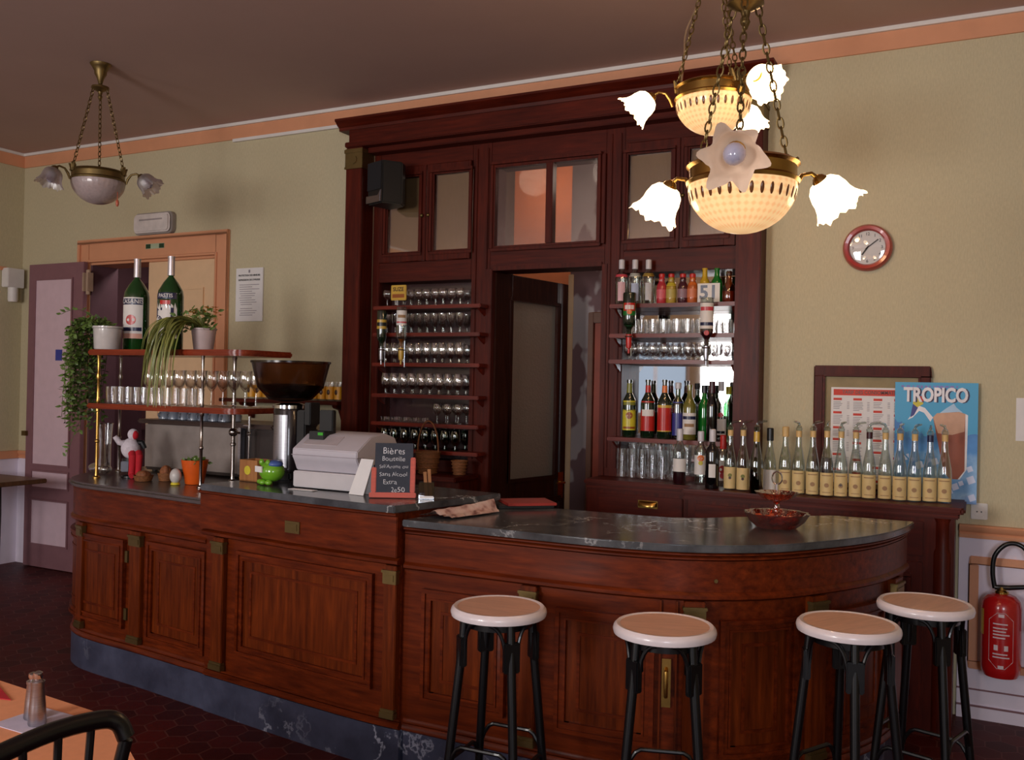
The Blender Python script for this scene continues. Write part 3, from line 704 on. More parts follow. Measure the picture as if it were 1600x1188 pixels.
# ------------------------------------------------------------------ chandeliers
LITSHADE = glow('lit_frosted_shade', (255, 220, 172), 5)
DIMSHADE = glow('unlit_shade_added_glow', (226, 196, 170), .25)  # bulb is off; soft emission put in so the shade glows faintly
OFFSHADE = thin_glass('frosted_shade_off', (206, 190, 196), base=.3, rough=.5)
def cut_bowl():
    m, nt, b = new('lit_cut_glass_bowl'); N = nt.nodes; Lk = nt.links
    sp = N.new('ShaderNodeSeparateXYZ'); Lk.new(coords(nt).outputs[0], sp.inputs[0])
    def mt(op, a, c=None):
        n = N.new('ShaderNodeMath'); n.operation = op
        for k, q in enumerate((a, c)):
            if isinstance(q, (int, float)): n.inputs[k].default_value = q
            elif q is not None: Lk.new(q, n.inputs[k])
        return n.outputs[0]
    an = mt('MULTIPLY', mt('ARCTAN2', sp.outputs[1], sp.outputs[0]), 20.0); zz = mt('MULTIPLY', sp.outputs[2], 190.0)
    f = mt('MULTIPLY', mt('SINE', mt('ADD', an, zz)), mt('SINE', mt('SUBTRACT', an, zz)))
    r = ramp(nt, mt('ADD', mt('MULTIPLY', f, .5), .5), [(.1, lin((240, 184, 124))), (.6, lin((250, 204, 146)))])
    Lk.new(r.outputs[0], b.inputs['Base Color']); Lk.new(r.outputs[0], b.inputs['Emission Color']); b.inputs['Emission Strength'].default_value = .72; b.inputs['Roughness'].default_value = .2
    return m
LITBOWL = cut_bowl()
OFFBOWL = plain('frosted_bowl_off', (176, 158, 156), .35, coat=.4, scale=70, var=.1)
BULBOFF = plain('bulb_off', (170, 168, 190), .1, coat=1)
def chain(m, a, b, link=.034):
    a, b = Vector(a), Vector(b); n = max(2, int((b-a).length/(link*.78))); t = (b-a).normalized()
    x = t.cross(Vector((1, 0, 0)) if abs(t.x) < .9 else Vector((0, 1, 0))).normalized(); y = t.cross(x)
    for i in range(n):
        c = a.lerp(b, (i+.5)/n); u, w = (x, y) if i % 2 else (y, x)
        m.tube([c+t*(link*.5*math.cos(q))+u*(link*.26*math.sin(q)) for q in [2*PI*j/10 for j in range(10)]], .0028, 5, closed=True)
def shade_mb(amp=1.0):
    m = MB(); rows = []
    prof = [(.02, 0), (.036, .006), (.050, .022), (.056, .045), (.057, .062), (.062, .080), (.070, .095), (.076, .104)]
    for k, (r, z) in enumerate(prof):
        t = k/7; w = lambda q: 1+.05*amp*t*t*math.cos(6*q)+.05*t**3*math.cos(12*q+1)+.04*t*math.cos(3*q)
        rows.append([(r*w(q)*math.cos(q), r*w(q)*math.sin(q), z+.005*amp*t**3*math.cos(6*q)+.004*t**3*math.cos(18*q)) for q in [2*PI*j/72 for j in range(72)]])
    m.grid(rows, True); return m
def chandelier(label, c, rim, hub, angs, lit, group, tilts, unlit=()):
    """c: axis (x, y); rim: height of the brass ring; hub: height where the three chains meet"""
    ch = thing('chandelier', label, 'chandelier', (c[0], c[1], 0), group)
    BR = .152
    ring = MB().lathe([(BR-.012, -.012), (BR+.004, -.014), (BR+.008, -.004), (BR-.002, .004), (BR-.002, .034), (BR+.007, .042), (BR-.004, .05), (BR-.014, .044)], 40, (0, 0, rim), cap=False)
    ring.grid([], False) if False else None
    obj('ring', ring, BRASS if lit else OLDBRASS, ch)
    prof = [(BR-.006, 0)]+[(BR*math.cos(t)*(1.0), -.138*math.sin(t)) for t in [PI/2*i/14 for i in range(0, 15)]]
    def cut(k, q): return 1+(.012*abs(math.sin(16*q)) if 1 < k < 6 else .006*math.sin(20*q+k*PI/2)*math.sin(k*PI/2+.8) if 6 <= k < 11 else 0)
    b = obj('glass_bowl', MB().lathe(prof, 96, (0, 0, rim-.012), mod=cut, cap=False), LITBOWL if lit else OFFBOWL, ch, label='cut glass bowl')
    if lit:
        m = MB()
        for j in range(32):
            q = 2*PI*j/32; t0 = .26
            for dt in (0,):
                p = Vector((BR*1.008*math.cos(t0)*math.cos(q), BR*1.008*math.cos(t0)*math.sin(q), rim-.012-.138*math.sin(t0)))
                m.join(MB().ball((0, 0, 0), (.002, .0058, .017), 8, 6).xf(Matrix.Translation(p) @ Matrix.Rotation(q, 4, 'Z') @ Matrix.Rotation(.22, 4, 'Y')))
        obj('cut_ovals', m, col('oval_cuts', (120, 72, 40), .15), b)
    for a in angs:
        m = MB(); cm = MB()
        n = Vector((math.cos(a+PI/3), math.sin(a+PI/3), 0)) if False else Vector((math.cos(a), math.sin(a), 0))
        chain(cm, n*.04+Vector((0, 0, hub)), n*(BR-.004)+Vector((0, 0, rim+.06)))
        # acanthus ornament where the chain lands
        for u, w in ((0, .028), (1, .022), (-1, .022)):
            t = Vector((-n.y, n.x, 0)); base = n*(BR-.002)+Vector((0, 0, rim+.03))
            m.tube([base+t*.01*u, base+t*.024*u+Vector((0, 0, .03)), base+t*.036*u+n*.008+Vector((0, 0, w+.022))], [.008, .011, .004], 8)
        obj('chain', cm, OLDBRASS, ch, smooth=60); obj('ornament', m, OLDBRASS, ch)
    m = MB().lathe([(0, .03), (.012, .028), (.018, .02), (.05, .012), (.052, .0), (.04, -.006), (.014, -.02), (.01, -.04), (.014, -.05), (.006, -.07), (0, -.075)], 20, (0, 0, hub)); obj('hub', m, OLDBRASS, ch)
    m = MB()
    if CEIL-hub > .3: chain(m, (0, 0, hub+.03), (0, 0, CEIL-.1))
    else: m.tube([(0, 0, hub+.02), (0, 0, CEIL-.08)], .008)
    m.lathe([(.0, -.13), (.012, -.12), (.02, -.09), (.035, -.06), (.036, -.045), (.05, -.02), (.062, -.004), (.062, 0)], 20, (0, 0, CEIL)); obj('ceiling_rose', m, OLDBRASS, ch)
    for i, a in enumerate(angs):
        n = Vector((math.cos(a), math.sin(a), 0)); tl = tilts[i]
        base = n*(BR+.003)+Vector((0, 0, rim+.005))
        pts = [base+Vector((0, 0, -.03))+n*.012, base+n*.02+Vector((0, 0, .0)), base+n*.04+Vector((0, 0, .028)), base+n*.07+Vector((0, 0, .036)), base+n*.095+Vector((0, 0, .022))]
        arm = obj('arm', MB().tube(pts, [.004, .008, .006, .006, .007], 10), BRASS if lit else OLDBRASS, ch)
        dirv = (n*math.sin(tl)+Vector((0, 0, -math.cos(tl)))).normalized(); tip = pts[-1]
        q = Vector((0, 0, 1)).rotation_difference(dirv).to_matrix().to_4x4()
        obj('shade_holder', MB().lathe([(.006, -.012), (.016, -.006), (.022, .004), (.026, .016), (.022, .018)], 16, cap=False).xf(Matrix.Translation(tip) @ q), BRASS if lit else OLDBRASS, arm)
        on = lit and i not in unlit
        sh = obj('glass_shade', shade_mb(1.0 if on or not lit else 3.6).xf(Matrix.Translation(tip+dirv*.006) @ q @ Matrix.Rotation(.4*i, 4, 'Z')), LITSHADE if on else (DIMSHADE if lit else OFFSHADE), arm, label='ruffled glass shade' if not lit else 'lit ruffled glass shade' if on else 'unlit ruffled glass shade')
        if not on: obj('bulb', MB().ball((0, 0, .06), (.03, .03, .036), 14, 10).xf(Matrix.Translation(tip) @ q), BULBOFF, arm)
        if on:
            w = tip+dirv*.15+Vector((c[0], c[1], 0)); lamp_light(w, LAMPW, (1, .66, .36), .05)
    return ch
LAMPW = 2.7
def rot(a, c):   # angle measured from the line of sight: 0 = to the right, 90 = away
    v = math.atan2(c[1], c[0]); return v-PI/2+a*PI/180
cA, cB, cC = (-.603, 2.62), (-.985, 3.73), (-4.752, 3.784)
GR = 'brass chandeliers with a cut glass bowl'
chandelier('large lit brass chandelier hanging lowest over the stools, one shade facing out unlit', cA, 2.195, 2.70, [rot(-90-4, cA), rot(30, cA), rot(148, cA)], True, GR, [1.15, .75, .6], unlit=(0,))
chandelier('lit brass chandelier hanging higher, close in front of the dark cabinet cornice', cB, 2.80, 3.32, [rot(176, cB), rot(-52, cB), rot(58, cB)], True, GR, [.9, .9, .7])
chandelier('unlit brass chandelier with grey bowl hanging above the mauve door', cC, 2.79, 3.34, [rot(-22, cC), rot(88, cC), rot(202, cC)], False, GR, [.8, 1.45, .3])
m = MB(); pts = [onY(1090, -60, 3.73), onY(1091, 0, 3.73), onY(1072, 50, 3.73), onY(1069, 90, 3.73), onY(1064, 136, 3.73)]
pts[0].z = min(pts[0].z, CEIL); m.tube([Vector(p) for p in catmull([tuple(p)[:3] for p in pts], 6)], .004, 6)
tag(obj('electric_wire', m, col('old_wire', (150, 120, 90))), 'thin loose electric wire running down to the chandelier by the cornice', 'wire')
m = MB(); p = Vector((cC[0]+.128, cC[1]+.035, 2.645)); m.tube([p+Vector((0, 0, .14)), p+Vector((0, 0, .02))], .002, 5); m.ball(p, (.01, .01, .022)); 
tag(obj('pull_switch', m, col('red_pull', (190, 96, 70))), 'small reddish pull switch hanging beside the unlit grey bowl', 'switch')

# ------------------------------------------------------------------ glassware
EPS = .0015
def lathe_inner(outer, t):   # a vessel wall: outer profile up, inner profile down
    return outer+[(max(r-t, .0005), z) for r, z in reversed(outer) if z > outer[0][1]+t*2]
def wineglass(h, r, kind='wine'):
    if kind == 'wine':
        p = [(0, 0), (r*.8, 0), (r*.82, .003), (.006, .008), (.0045, h*.2), (.0045, h*.40), (.012, h*.44), (r*.75, h*.55), (r, h*.72), (r*.97, h*.86), (r*.86, h), (r*.82, h), (r*.93, h*.86), (r*.95, h*.72), (r*.7, h*.57), (0, h*.47)]
    elif kind == 'ball':
        p = [(0, 0), (r*.7, 0), (r*.72, .003), (.007, .008), (.006, h*.22), (.015, h*.27), (r*.85, h*.42), (r, h*.6), (r*.95, h*.82), (r*.82, h), (r*.78, h), (r*.91, h*.82), (r*.95, h*.6), (r*.8, h*.44), (0, h*.30)]
    elif kind == 'flute':
        p = [(0, 0), (r*.9, 0), (r*.92, .003), (.006, .008), (.005, h*.3), (r*.6, h*.42), (r*.9, h*.65), (r, h), (r*.95, h), (r*.85, h*.65), (0, h*.4)]
    else:
        p = [(0, 0), (r*.86, 0), (r*.88, .004), (r, h), (r*.94, h), (r*.83, .012), (0, .012)]
    return p
def glass_row(label, group, pts, h, r, kind, mat, name='wine_glass', cat='glass', n=16):
    pts = [(x, y, z+EPS) for x, y, z in pts]
    first = None
    for (x, y, z) in pts:
        if first is None:
            first = obj(name, MB().lathe(wineglass(h, r, kind), n, cap=False), mat); tag(first, label, cat, group); first.location = (x, y, z)
        else:
            c = first.copy(); COL.objects.link(c); c.location = (x, y, z)
def row(x0, x1, n, y, z, jit=.004): return [(x0+(x1-x0)*i/(n-1)+R.uniform(-jit, jit), y+R.uniform(-jit, jit), z) for i in range(n)]
G1 = [('top', .105, .031, 'wine', 10), ('second', .125, .031, 'flute', 10), ('third', .13, .03, 'ball', 10), ('fourth', .135, .034, 'ball', 9)]
for k, (o, h, r, kind, n) in enumerate(G1):
    z = LSH[k]
    pts = row(-3.485, -2.93, n, W-.06, z)+row(-3.49, -2.94, n, W+.06, z)
    glass_row('clear stemmed glass on the %s shelf of the niche below the loudspeaker' % o, 'stemmed glasses, %s shelf by the door' % o, pts, h, r, kind, GLASS)
glass_row('small clear stemmed glass at the door end of the fifth niche shelf', 'glasses at the door end of the fifth shelf', row(-3.08, -2.93, 3, W-.06, LSH[4])+row(-3.08, -2.93, 3, W+.05, LSH[4]), .125, .03, 'wine', GLASS)
glass_row('low clear glass dish in the row on the fifth niche shelf', 'low dishes on the fifth shelf', row(-3.48, -3.18, 5, W-.06, LSH[4]), .03, .034, 'cup', GLASS, 'glass_dish', 'dish')
glass_row('green tinted stemmed glass on the lowest shelf above the baskets', 'green glasses on the lowest niche shelf', row(-3.48, -2.94, 8, W-.06, LSH[5])+row(-3.48, -2.94, 8, W+.06, LSH[5]), .125, .033, 'ball', GREENG)
glass_row('clear tumbler on the bottle niche shelf under the small coloured bottles', 'tumblers on the second bottle niche shelf', row(-1.80, -1.24, 9, W-.03, RSH[1])+row(-1.80, -1.26, 8, W+.08, RSH[1]), .085, .029, 'cup', GLASS, 'tumbler')
glass_row('clear stemmed glass on the bottle niche shelf above the liqueur bottles', 'stemmed glasses on the third bottle niche shelf', row(-1.80, -1.24, 9, W-.03, RSH[2])+row(-1.80, -1.24, 9, W+.08, RSH[2]), .10, .03, 'ball', GLASS)
glass_row('tall clear tumbler standing at the bottom of the bottle niche', 'tall tumblers at the bottom of the niche', row(-1.83, -1.53, 6, W-.05, BZ)+row(-1.80, -1.40, 6, W+.08, 1.10), .165, .031, 'cup', GLASS, 'tumbler')

# ------------------------------------------------------------------ bottles
def bprof(style, h, r):
    n = .0135
    if style == 'wine': return [(0, 0), (r*.93, 0), (r, .008), (r, h*.58), (r*.93, h*.64), (r*.6, h*.72), (n*1.05, h*.79), (n, h*.955), (n*1.2, h*.955), (n*1.2, h)]
    if style == 'flute': return [(0, 0), (r*.93, 0), (r, .008), (r, h*.40), (r*.94, h*.48), (r*.72, h*.60), (r*.48, h*.72), (n, h*.84), (n, h*.965), (n*1.2, h*.965), (n*1.2, h)]
    if style == 'spirit': return [(0, 0), (r*.93, 0), (r, .008), (r, h*.62), (r*.9, h*.68), (r*.5, h*.74), (n, h*.79), (n, h*.955), (n*1.2, h*.955), (n*1.2, h)]
    if style == 'squat': return [(0, 0), (r*.9, 0), (r, .01), (r*.98, h*.42), (r*.75, h*.55), (n*1.1, h*.68), (n, h*.95), (n*1.3, h*.95), (n*1.3, h)]
    if style == 'soda': return [(0, 0), (r*.9, 0), (r, .008), (r, h*.55), (r*.85, h*.66), (r*.62, h*.74), (r*.6, h*.78), (r*.66, h*.80), (r*.55, h*.86), (n, h*.97), (n, h)]
def at_z(prof, z):
    for (r0, z0), (r1, z1) in zip(prof, prof[1:]):
        if z0 <= z <= z1 and z1 > z0: return r0+(r1-r0)*(z-z0)/(z1-z0)
    return prof[-1][0]
def bottle(label, loc, h, r, style, glass, fill=None, level=.7, lab=None, cap=None, caph=.05, group=None, name='bottle', flip=False, marks=None, pour=None, neck=None, half=1.25, turn=0):
    x, y, z = loc; z += EPS; loc = (x, y, z); M = Matrix.Translation((0, 0, h)) @ Matrix.Rotation(PI, 4, 'X') if flip else Matrix.Identity(4)
    b = thing(name, label, 'bottle', loc, group)
    p = bprof(style, h, r); obj('body', MB().lathe(p, 24).xf(M), glass, b, smooth=50)
    if fill:
        if not flip: q = [(max(a-.0025, 0), c+.003 if k < 2 else c) for k, (a, c) in enumerate(p) if c < h*level]; q.append((max(at_z(p, h*level)-.0025, .002), h*level)); q.append((0, h*level)); q[0] = (0, .004)
        else: lo = h*(1-level); q = [(0, lo), (max(at_z(p, lo)-.0025, .002), lo)]+[(max(a-.0025, .002), c) for a, c in p if lo < c < h*.97]+[(0, h*.97)]
        obj('liquid', MB().lathe(q, 20).xf(M), fill, b, smooth=50)
    face = TOCAM((x, y))+turn
    if lab:
        mt, z0, z1 = lab
        def strip(z0, z1, e, a0=-half, a1=half):
            rows = [[((at_z(p, zz)+e)*math.cos(face+a0+(a1-a0)*j/12), (at_z(p, zz)+e)*math.sin(face+a0+(a1-a0)*j/12), zz) for j in range(13)] for zz in (z0, (z0+z1)/2, z1)]
            m = MB().grid(rows)
            if flip: m.v = [(vx, vy, h-vz) for vx, vy, vz in m.v]
            return m
        lb = obj('label', strip(z0, z1, .0008), mt, b)
        for mk in marks or []:
            if mk[0] == 'band': obj('label_band', strip(z0+(z1-z0)*mk[1], z0+(z1-z0)*mk[2], .0014, -half*mk[4], half*mk[4]), mk[3], lb)
            elif mk[0] == 'text':
                t = text_mb(mk[1], mk[2], bold=.0002); t.v = [(vx, vy, vz+z0+(z1-z0)*mk[3]) for vx, vy, vz in t.v]; wrap(t, r+.0016, face)
                if flip: t.v = [(vx, vy, vz-z0-(z1-z0)*mk[3]+h-z0-(z1-z0)*mk[3]) for vx, vy, vz in t.v]
                obj('lettering', t, mk[4], lb, smooth=0)
            elif mk[0] == 'dot':
                m = MB().lathe([(0, 0), (mk[2], 0), (mk[2], .0006), (0, .0006)], 14).xf(Matrix.Rotation(PI/2, 4, 'Y'))
                m.v = [(vx, vy, vz+z0+(z1-z0)*mk[1]) for vx, vy, vz in m.v]
                m.v = [((r+.0012+vx)*math.cos(face+vy/r), (r+.0012+vx)*math.sin(face+vy/r), vz) for vx, vy, vz in m.v]; obj('label_mark', m, mk[3], lb)
    if neck:
        z0, z1, mt = neck; obj('neck_wrap', MB().lathe([(at_z(p, z0)+.0008, z0), (at_z(p, z1)+.0012, z1)], 16, cap=False).xf(M), mt, b)
    if cap:
        n = .0175; obj('cap', MB().lathe([(n*.9, h-caph), (n, h-caph+.002), (n, h+.002), (n*.8, h+.006), (0, h+.006)], 16, cap=False).xf(M), cap, b)
    if pour is not None:
        m = MB().lathe([(0, h), (.011, h), (.014, h+.006), (.006, h+.012), (.0055, h+.02), (0, h+.02)], 12)
        a = pour; d = Vector((math.cos(a), math.sin(a), 0)); m.tube([Vector((0, 0, h+.015)), Vector((0, 0, h+.025))+d*.008, Vector((0, 0, h+.03))+d*.03, Vector((0, 0, h+.032))+d*.05], [.006, .007, .006, .0045], 8)
        obj('pourer', m, GLASSB, b, label='clear pourer spout')
    return b
C = {k: col('tint_'+k, v, .3) for k, v in dict(dark=(22, 12, 12), red=(186, 36, 30), yellow=(206, 190, 50), orange=(214, 110, 40), blue=(54, 56, 130), brown=(70, 36, 18), green=(24, 110, 40), black=(16, 16, 18), gold=(200, 160, 60), navy=(30, 34, 70), pink=(196, 70, 80), wine=(60, 16, 26), amber=(150, 78, 24), purple=(48, 24, 40), olive=(120, 120, 40)).items()}
DARKG = col('dark_green_bottle', (18, 34, 20), .08, coat=1, spec=.8)
GREENB = col('bright_green_bottle', (20, 110, 36), .08, coat=1)
DEEPG = thin_glass('deep_green_glass', (60, 130, 62), base=.1)
BLACKG = col('black_bottle_glass', (10, 9, 11), .07, coat=1)
MARKC = col('brown_emblem', (160, 122, 84), .6)
CAPW = col('clear_plastic_cap', (200, 196, 200), .25)
CREAMW = col('cream_neck_wrap', (206, 170, 110), .5)
# the long row on the back counter
def brow(px, base):
    p = onZ(px, base, BZ); y = min(p.y, W-.165 if px < 1150 else W-.18 if px < 1192 else W-.06); return (onY(px, base, y).x, y, BZ)
GRB = 'cream label bottles along the back counter'
def rowb(px, base, top, label, **k):
    loc = brow(px, base); h = onY(px, top, loc[1]).z-BZ; k.setdefault('r', .032); k.setdefault('style', 'flute'); k.setdefault('glass', GLASSB)
    r = k.pop('r'); st = k.pop('style'); gl = k.pop('glass'); return bottle(label, loc, h, r, st, gl, **k)
rowb(1061, 757, 672, 'dark wine bottle with white label and clear cap, first of the back counter row', style='wine', r=.036, fill=C['wine'], level=.26, lab=(LABELW, .07, .14), cap=CAPW, caph=.06)
rowb(1094, 757, 676, 'clear bottle with fruit printed label, second from the door end of the back counter row', style='spirit', r=.034, lab=(LABELW, .055, .16), cap=CAPW, caph=.05, marks=[('dot', .85, .018, C['orange']), ('dot', .6, .012, C['yellow'])])
rowb(1112, 764, 673, 'black bottle with clear cap between the fruit label bottles on the back counter', style='spirit', r=.036, glass=BLACKG, cap=CAPW, caph=.06, lab=(LABELW, .06, .13), half=.5)
rowb(1129, 757, 682, 'clear liqueur bottle with red fruit label behind the black bottle', style='spirit', r=.034, lab=(LABELW, .03, .14), cap=C['red'], caph=.07, marks=[('dot', .55, .022, C['red']), ('dot', .25, .016, C['pink'])])
GRL = 'cream-label bottle on back counter, '
LBL = (LABELC, .006, .118)
specs = [(1140, 765, 668, 'standing against the red fruit label bottle', dict(fill=None, mk='leaf')), (1160, 767, 668, 'beside the tall green bottle, dark leaf printed on its label', dict(mk='leaf')),
         (1181, 771, 668, 'G', {}), (1202, 769, 671, 'B', {}), (1226, 770, 669, 'corked, liquid up to its shoulder', dict(cork=1)),
         (1247, 772, 669, 'next after the corked one', {}), (1269, 774, 669, 'just before the one with dark purple contents', {}), (1291, 776, 669, 'filled with dark purple liquid', dict(fill=C['purple'], level=.56)),
         (1313, 777, 670, 'with a dark spot on its label', dict(mk='spot')), (1336, 778, 671, 'just before the one with dark red collar', {}), (1357, 780, 671, 'with dark red collar and a spout reaching sideways', dict(neckc=C['wine'])),
         (1382, 781, 672, 'in front of the edge between price list and blue poster', {}), (1405, 783, 673, 'first in front of the blue poster, beside a gap', {}), (1428, 784, 674, 'in front of the blue poster after the gap', {}), (1452, 785, 676, 'with navy collar in front of the blue poster', dict(neckc=C['navy'])), (1475, 786, 675, 'last of the row, before the brown drink on the poster', {})]
k = 0
for px, base, top, txt, o in specs:
    if txt == 'G': rowb(px, base, top, 'tall green flute bottle in the row on the back counter', glass=DEEPG, fill=DARKG, level=.5, neck=(.26, .31, C['gold']), pour=.3, r=.036); continue
    if txt == 'B': rowb(px, base, top, 'clear bottle with black cap and white label on the back counter', lab=(LABELW, .006, .115), cap=C['black'], caph=.06); continue
    mk = [('dot', .45, .011, MARKC), ('band', .86, .9, MARKC, .6), ('band', .12, .15, MARKC, .5)]
    if o.get('mk') == 'leaf': mk = [('dot', .62, .010, C['olive']), ('dot', .5, .007, C['brown'])]
    if o.get('mk') == 'spot': mk.append(('dot', .5, .007, C['black']))
    h = onY(px, top, brow(px, base)[1]).z-BZ
    lv = .5 if o.get('cork') else o.get('level', .35)
    rowb(px, base, top, GRL+txt, lab=LBL, marks=mk, fill=o.get('fill'), level=lv, group=GRB, neck=(h*.86, h*.955, o.get('neckc', CREAMW)), cap=CREAMW if o.get('cork') else None, caph=.045, pour=None if o.get('cork') else R.uniform(-2.6, .6))
# top shelf of the bottle niche
YT = W-.05
def nb(px, top, z, label, y=YT, **k):
    p = onY(px, 500, y); h = onY(px, top, y).z-z; r = k.pop('r', .03); st = k.pop('style', 'spirit'); gl = k.pop('glass', GLASSB); return bottle(label, (p.x, y, z), h, r, st, gl, **k)
z = RSH[0]
nb(970, 408, z, 'clear spirit bottle with pink neck label, at the door end of the top shelf', r=.036, lab=(col('pink_label', (214, 170, 176)), .02, .13), half=.6, cap=CAPW, caph=.05, neck=(.16, .175, C['pink']))
nb(991, 408, z, 'clear spirit bottle with white neck label between two like it', r=.036, lab=(col('blue_grey_label', (170, 180, 205)), .02, .12), half=.6, cap=CAPW, caph=.05, neck=(.16, .178, LABELW))
nb(1012, 408, z, 'clear spirit bottle beside the small pink red bottle', r=.036, lab=(col('grey_label', (190, 188, 190)), .02, .12), half=.5, cap=CAPW, caph=.05, neck=(.16, .175, C['gold']))
nb(1033, 430, z, 'small pink red soft drink bottle on the top shelf', style='soda', glass=col('pink_drink', (176, 44, 56), .2, coat=1), cap=C['red'], caph=.016, lab=(col('pink_label_b', (206, 90, 100)), .03, .08))
nb(1048, 430, z, 'small yellow soft drink bottle on the top shelf', style='soda', glass=col('yellow_drink', (170, 140, 50), .2, coat=1), cap=C['red'], caph=.016, neck=(.10, .115, C['yellow']), lab=(col('straw_label', (180, 160, 80)), .03, .08))
nb(1066, 430, z, 'small dark plum soft drink bottle on the top shelf', style='soda', glass=col('plum_drink', (66, 22, 36), .2, coat=1), cap=C['red'], caph=.016, lab=(col('plum_label', (140, 110, 120)), .03, .08))
nb(1081, 430, z, 'small orange soft drink bottle on the top shelf', style='soda', glass=col('orange_drink', (186, 92, 44), .2, coat=1), cap=C['red'], caph=.016, neck=(.10, .115, C['orange']), lab=(col('orange_label', (210, 120, 80)), .03, .08))
nb(1100, 420, z, 'yellow bottle standing behind the number card on the top shelf', y=W-.045, r=.028, style='wine', glass=col('yellow_bottle', (196, 160, 36), .15, coat=1))
nb(1119, 420, z, 'green bottle standing behind the number card on the top shelf', y=W-.045, style='wine', glass=GREENB, r=.031)
nb(1138, 426, z, 'squat amber flask bottle at the pilaster end of the top shelf', style='squat', r=.04, glass=thin_glass('amber_glass', (214, 160, 110)), fill=C['amber'], level=.36, cap=C['brown'], caph=.02)
p = onY(1107, 454, W-.105)
t = MB().box(-.062, .062, -.002, .002, 0, .105)
cd = thing('number_card', 'white card printed 51 leaning on the top shelf of bottles', 'sign', (p.x, W-.10, z)); obj('card', t, LABELW, cd)
tx = text_mb('51', .105, bold=.003); tx.v = [(a, b-.0026, c+.052) for a, b, c in tx.v]; obj('lettering', tx, C['navy'], cd, smooth=0)
# liqueur shelf
z = RSH[3]; Y4 = W-.06
nb(986, 594, z, 'dark bottle with yellow label on the liqueur shelf', style='wine', r=.039, y=Y4, glass=DARKG, lab=(C['yellow'], .04, .21), neck=(.255, .31, C['olive']), marks=[('dot', .5, .02, C['amber']), ('band', .85, .95, C['olive'], .8), ('band', .05, .12, C['amber'], .8)])
nb(1015, 594, z, 'dark bottle with torn red and white label on the liqueur shelf', style='wine', r=.041, y=Y4, glass=DARKG, lab=(C['red'], .04, .21), neck=(.26, .30, C['red']), marks=[('band', .5, .72, LABELW, .7)])
nb(1041, 594, z, 'dark bottle with plain red label and gold rim on the liqueur shelf', style='wine', r=.041, y=Y4, glass=DARKG, lab=(C['red'], .04, .19), neck=(.26, .30, C['orange']), marks=[('band', .9, 1, C['gold'], .95), ('band', 0, .04, C['gold'], .95)])
nb(1062, 600, z, 'slim bottle with blue label on the liqueur shelf', style='spirit', r=.032, y=Y4+.02, glass=DEEPG, lab=(C['blue'], .02, .21), cap=CAPW, caph=.03)
nb(1080, 602, z, 'olive bottle with long white label on the liqueur shelf', style='wine', r=.038, y=Y4+.01, glass=col('olive_bottle', (110, 104, 40), .1, coat=1), lab=(LABELW, .03, .15), marks=[('band', .7, .85, C['navy'], .9), ('band', .35, .5, MARKC, .6)])
nb(1103, 604, z, 'bright green bottle on the liqueur shelf', style='wine', r=.037, y=W+.03, glass=GREENB, cap=C['black'], caph=.04)
nb(1115, 598, z, 'tall dark brown bottle between the green and the clear one', style='wine', r=.03, y=Y4-.02, glass=BLACKG, cap=C['wine'], caph=.06)
nb(1129, 598, z, 'clear bottle with white label and red seal on the liqueur shelf', style='spirit', r=.032, y=W+.02, lab=(LABELW, .03, .12), cap=CAPW, caph=.05, marks=[('dot', 1.25, .014, C['red']), ('band', .1, .25, C['black'], .6)])
nb(1141, 606, z, 'pale green bottle with yellow cap at the pilaster end of the liqueur shelf', style='spirit', r=.028, y=W+.1, glass=thin_glass('pale_green_glass', (150, 200, 160)), cap=C['yellow'], caph=.04)
# upside-down optic bottles with their holders
def optic(px, ytop, ybot, Y, label, r, glass, fill, level, lab, marks, cap, zarm):
    p = onY(px, ytop, Y); zt = p.z; zb = onY(px, ybot, Y).z; h = zt-zb
    b = bottle(label, (p.x, Y, zb), h, r, 'spirit', glass, fill=fill, level=level, lab=lab, marks=marks, flip=True, name='optic_bottle')
    m = MB().lathe([(.0, -.075), (.006, -.075), (.006, -.05), (.014, -.045), (.017, -.01), (.017, .03), (.012, .034)], 14, cap=False)
    ms = obj('measure', m, cap, b); 
    m = MB().tube([(.02*math.cos(q), .02*math.sin(q), .02) for q in [2*PI*j/14 for j in range(14)]], .004, 6, closed=True)
    ry = W-.1245-Y; m.tube([(0, ry, -.09), (0, ry, h*.9)], .0025, 6); m.box(-.003, .003, .02, ry, .017, .023)
    obj('bracket', m, CHROME, b)
    return b
YO = W-.165
optic(984, 458, 532, YO, 'upside down dark aperitif bottle with green and red label, at the door side', .037, DARKG, None, 0, (C['green'], .06, .19), [('band', 0, .35, C['red'], .8), ('band', .1, .28, LABELW, .6), ('dot', .75, .014, C['orange'])], C['red'], 0)
optic(1105, 466, 550, YO, 'upside down bottle with white label and dark red drink in the bottle niche', .037, GLASSB, C['wine'], .45, (LABELW, .03, .17), [('band', .15, .3, C['pink'], .85), ('band', .75, .88, C['navy'], .9), ('dot', .5, .014, C['red'])], STEEL, 0)
optic(597, 486, 552, YO, 'upside down dark bottle with gold label hanging before the stemmed glasses', .032, DARKG, None, 0, (C['gold'], .06, .12), [('band', .3, .7, C['black'], .9)], STEEL, 0)
optic(628, 480, 552, YO, 'upside down clear bottle with white label below the small yellow sign', .034, GLASSB, C['amber'], .3, (LABELW, .025, .12), [('band', .75, .85, C['pink'], .9), ('band', .3, .5, MARKC, .6)], C['gold'], 0)
p0, p1 = onY(611, 446, YO), onY(634, 469, YO)
s_ = thing('yellow_sign', 'small yellow sign over the upside down bottle in the niche', 'sign', (p0.x, YO, p1.z))
obj('plate', MB().box(0, p1.x-p0.x, 0, .012, 0, p0.z-p1.z), C['gold'], s_, bevel=.003)
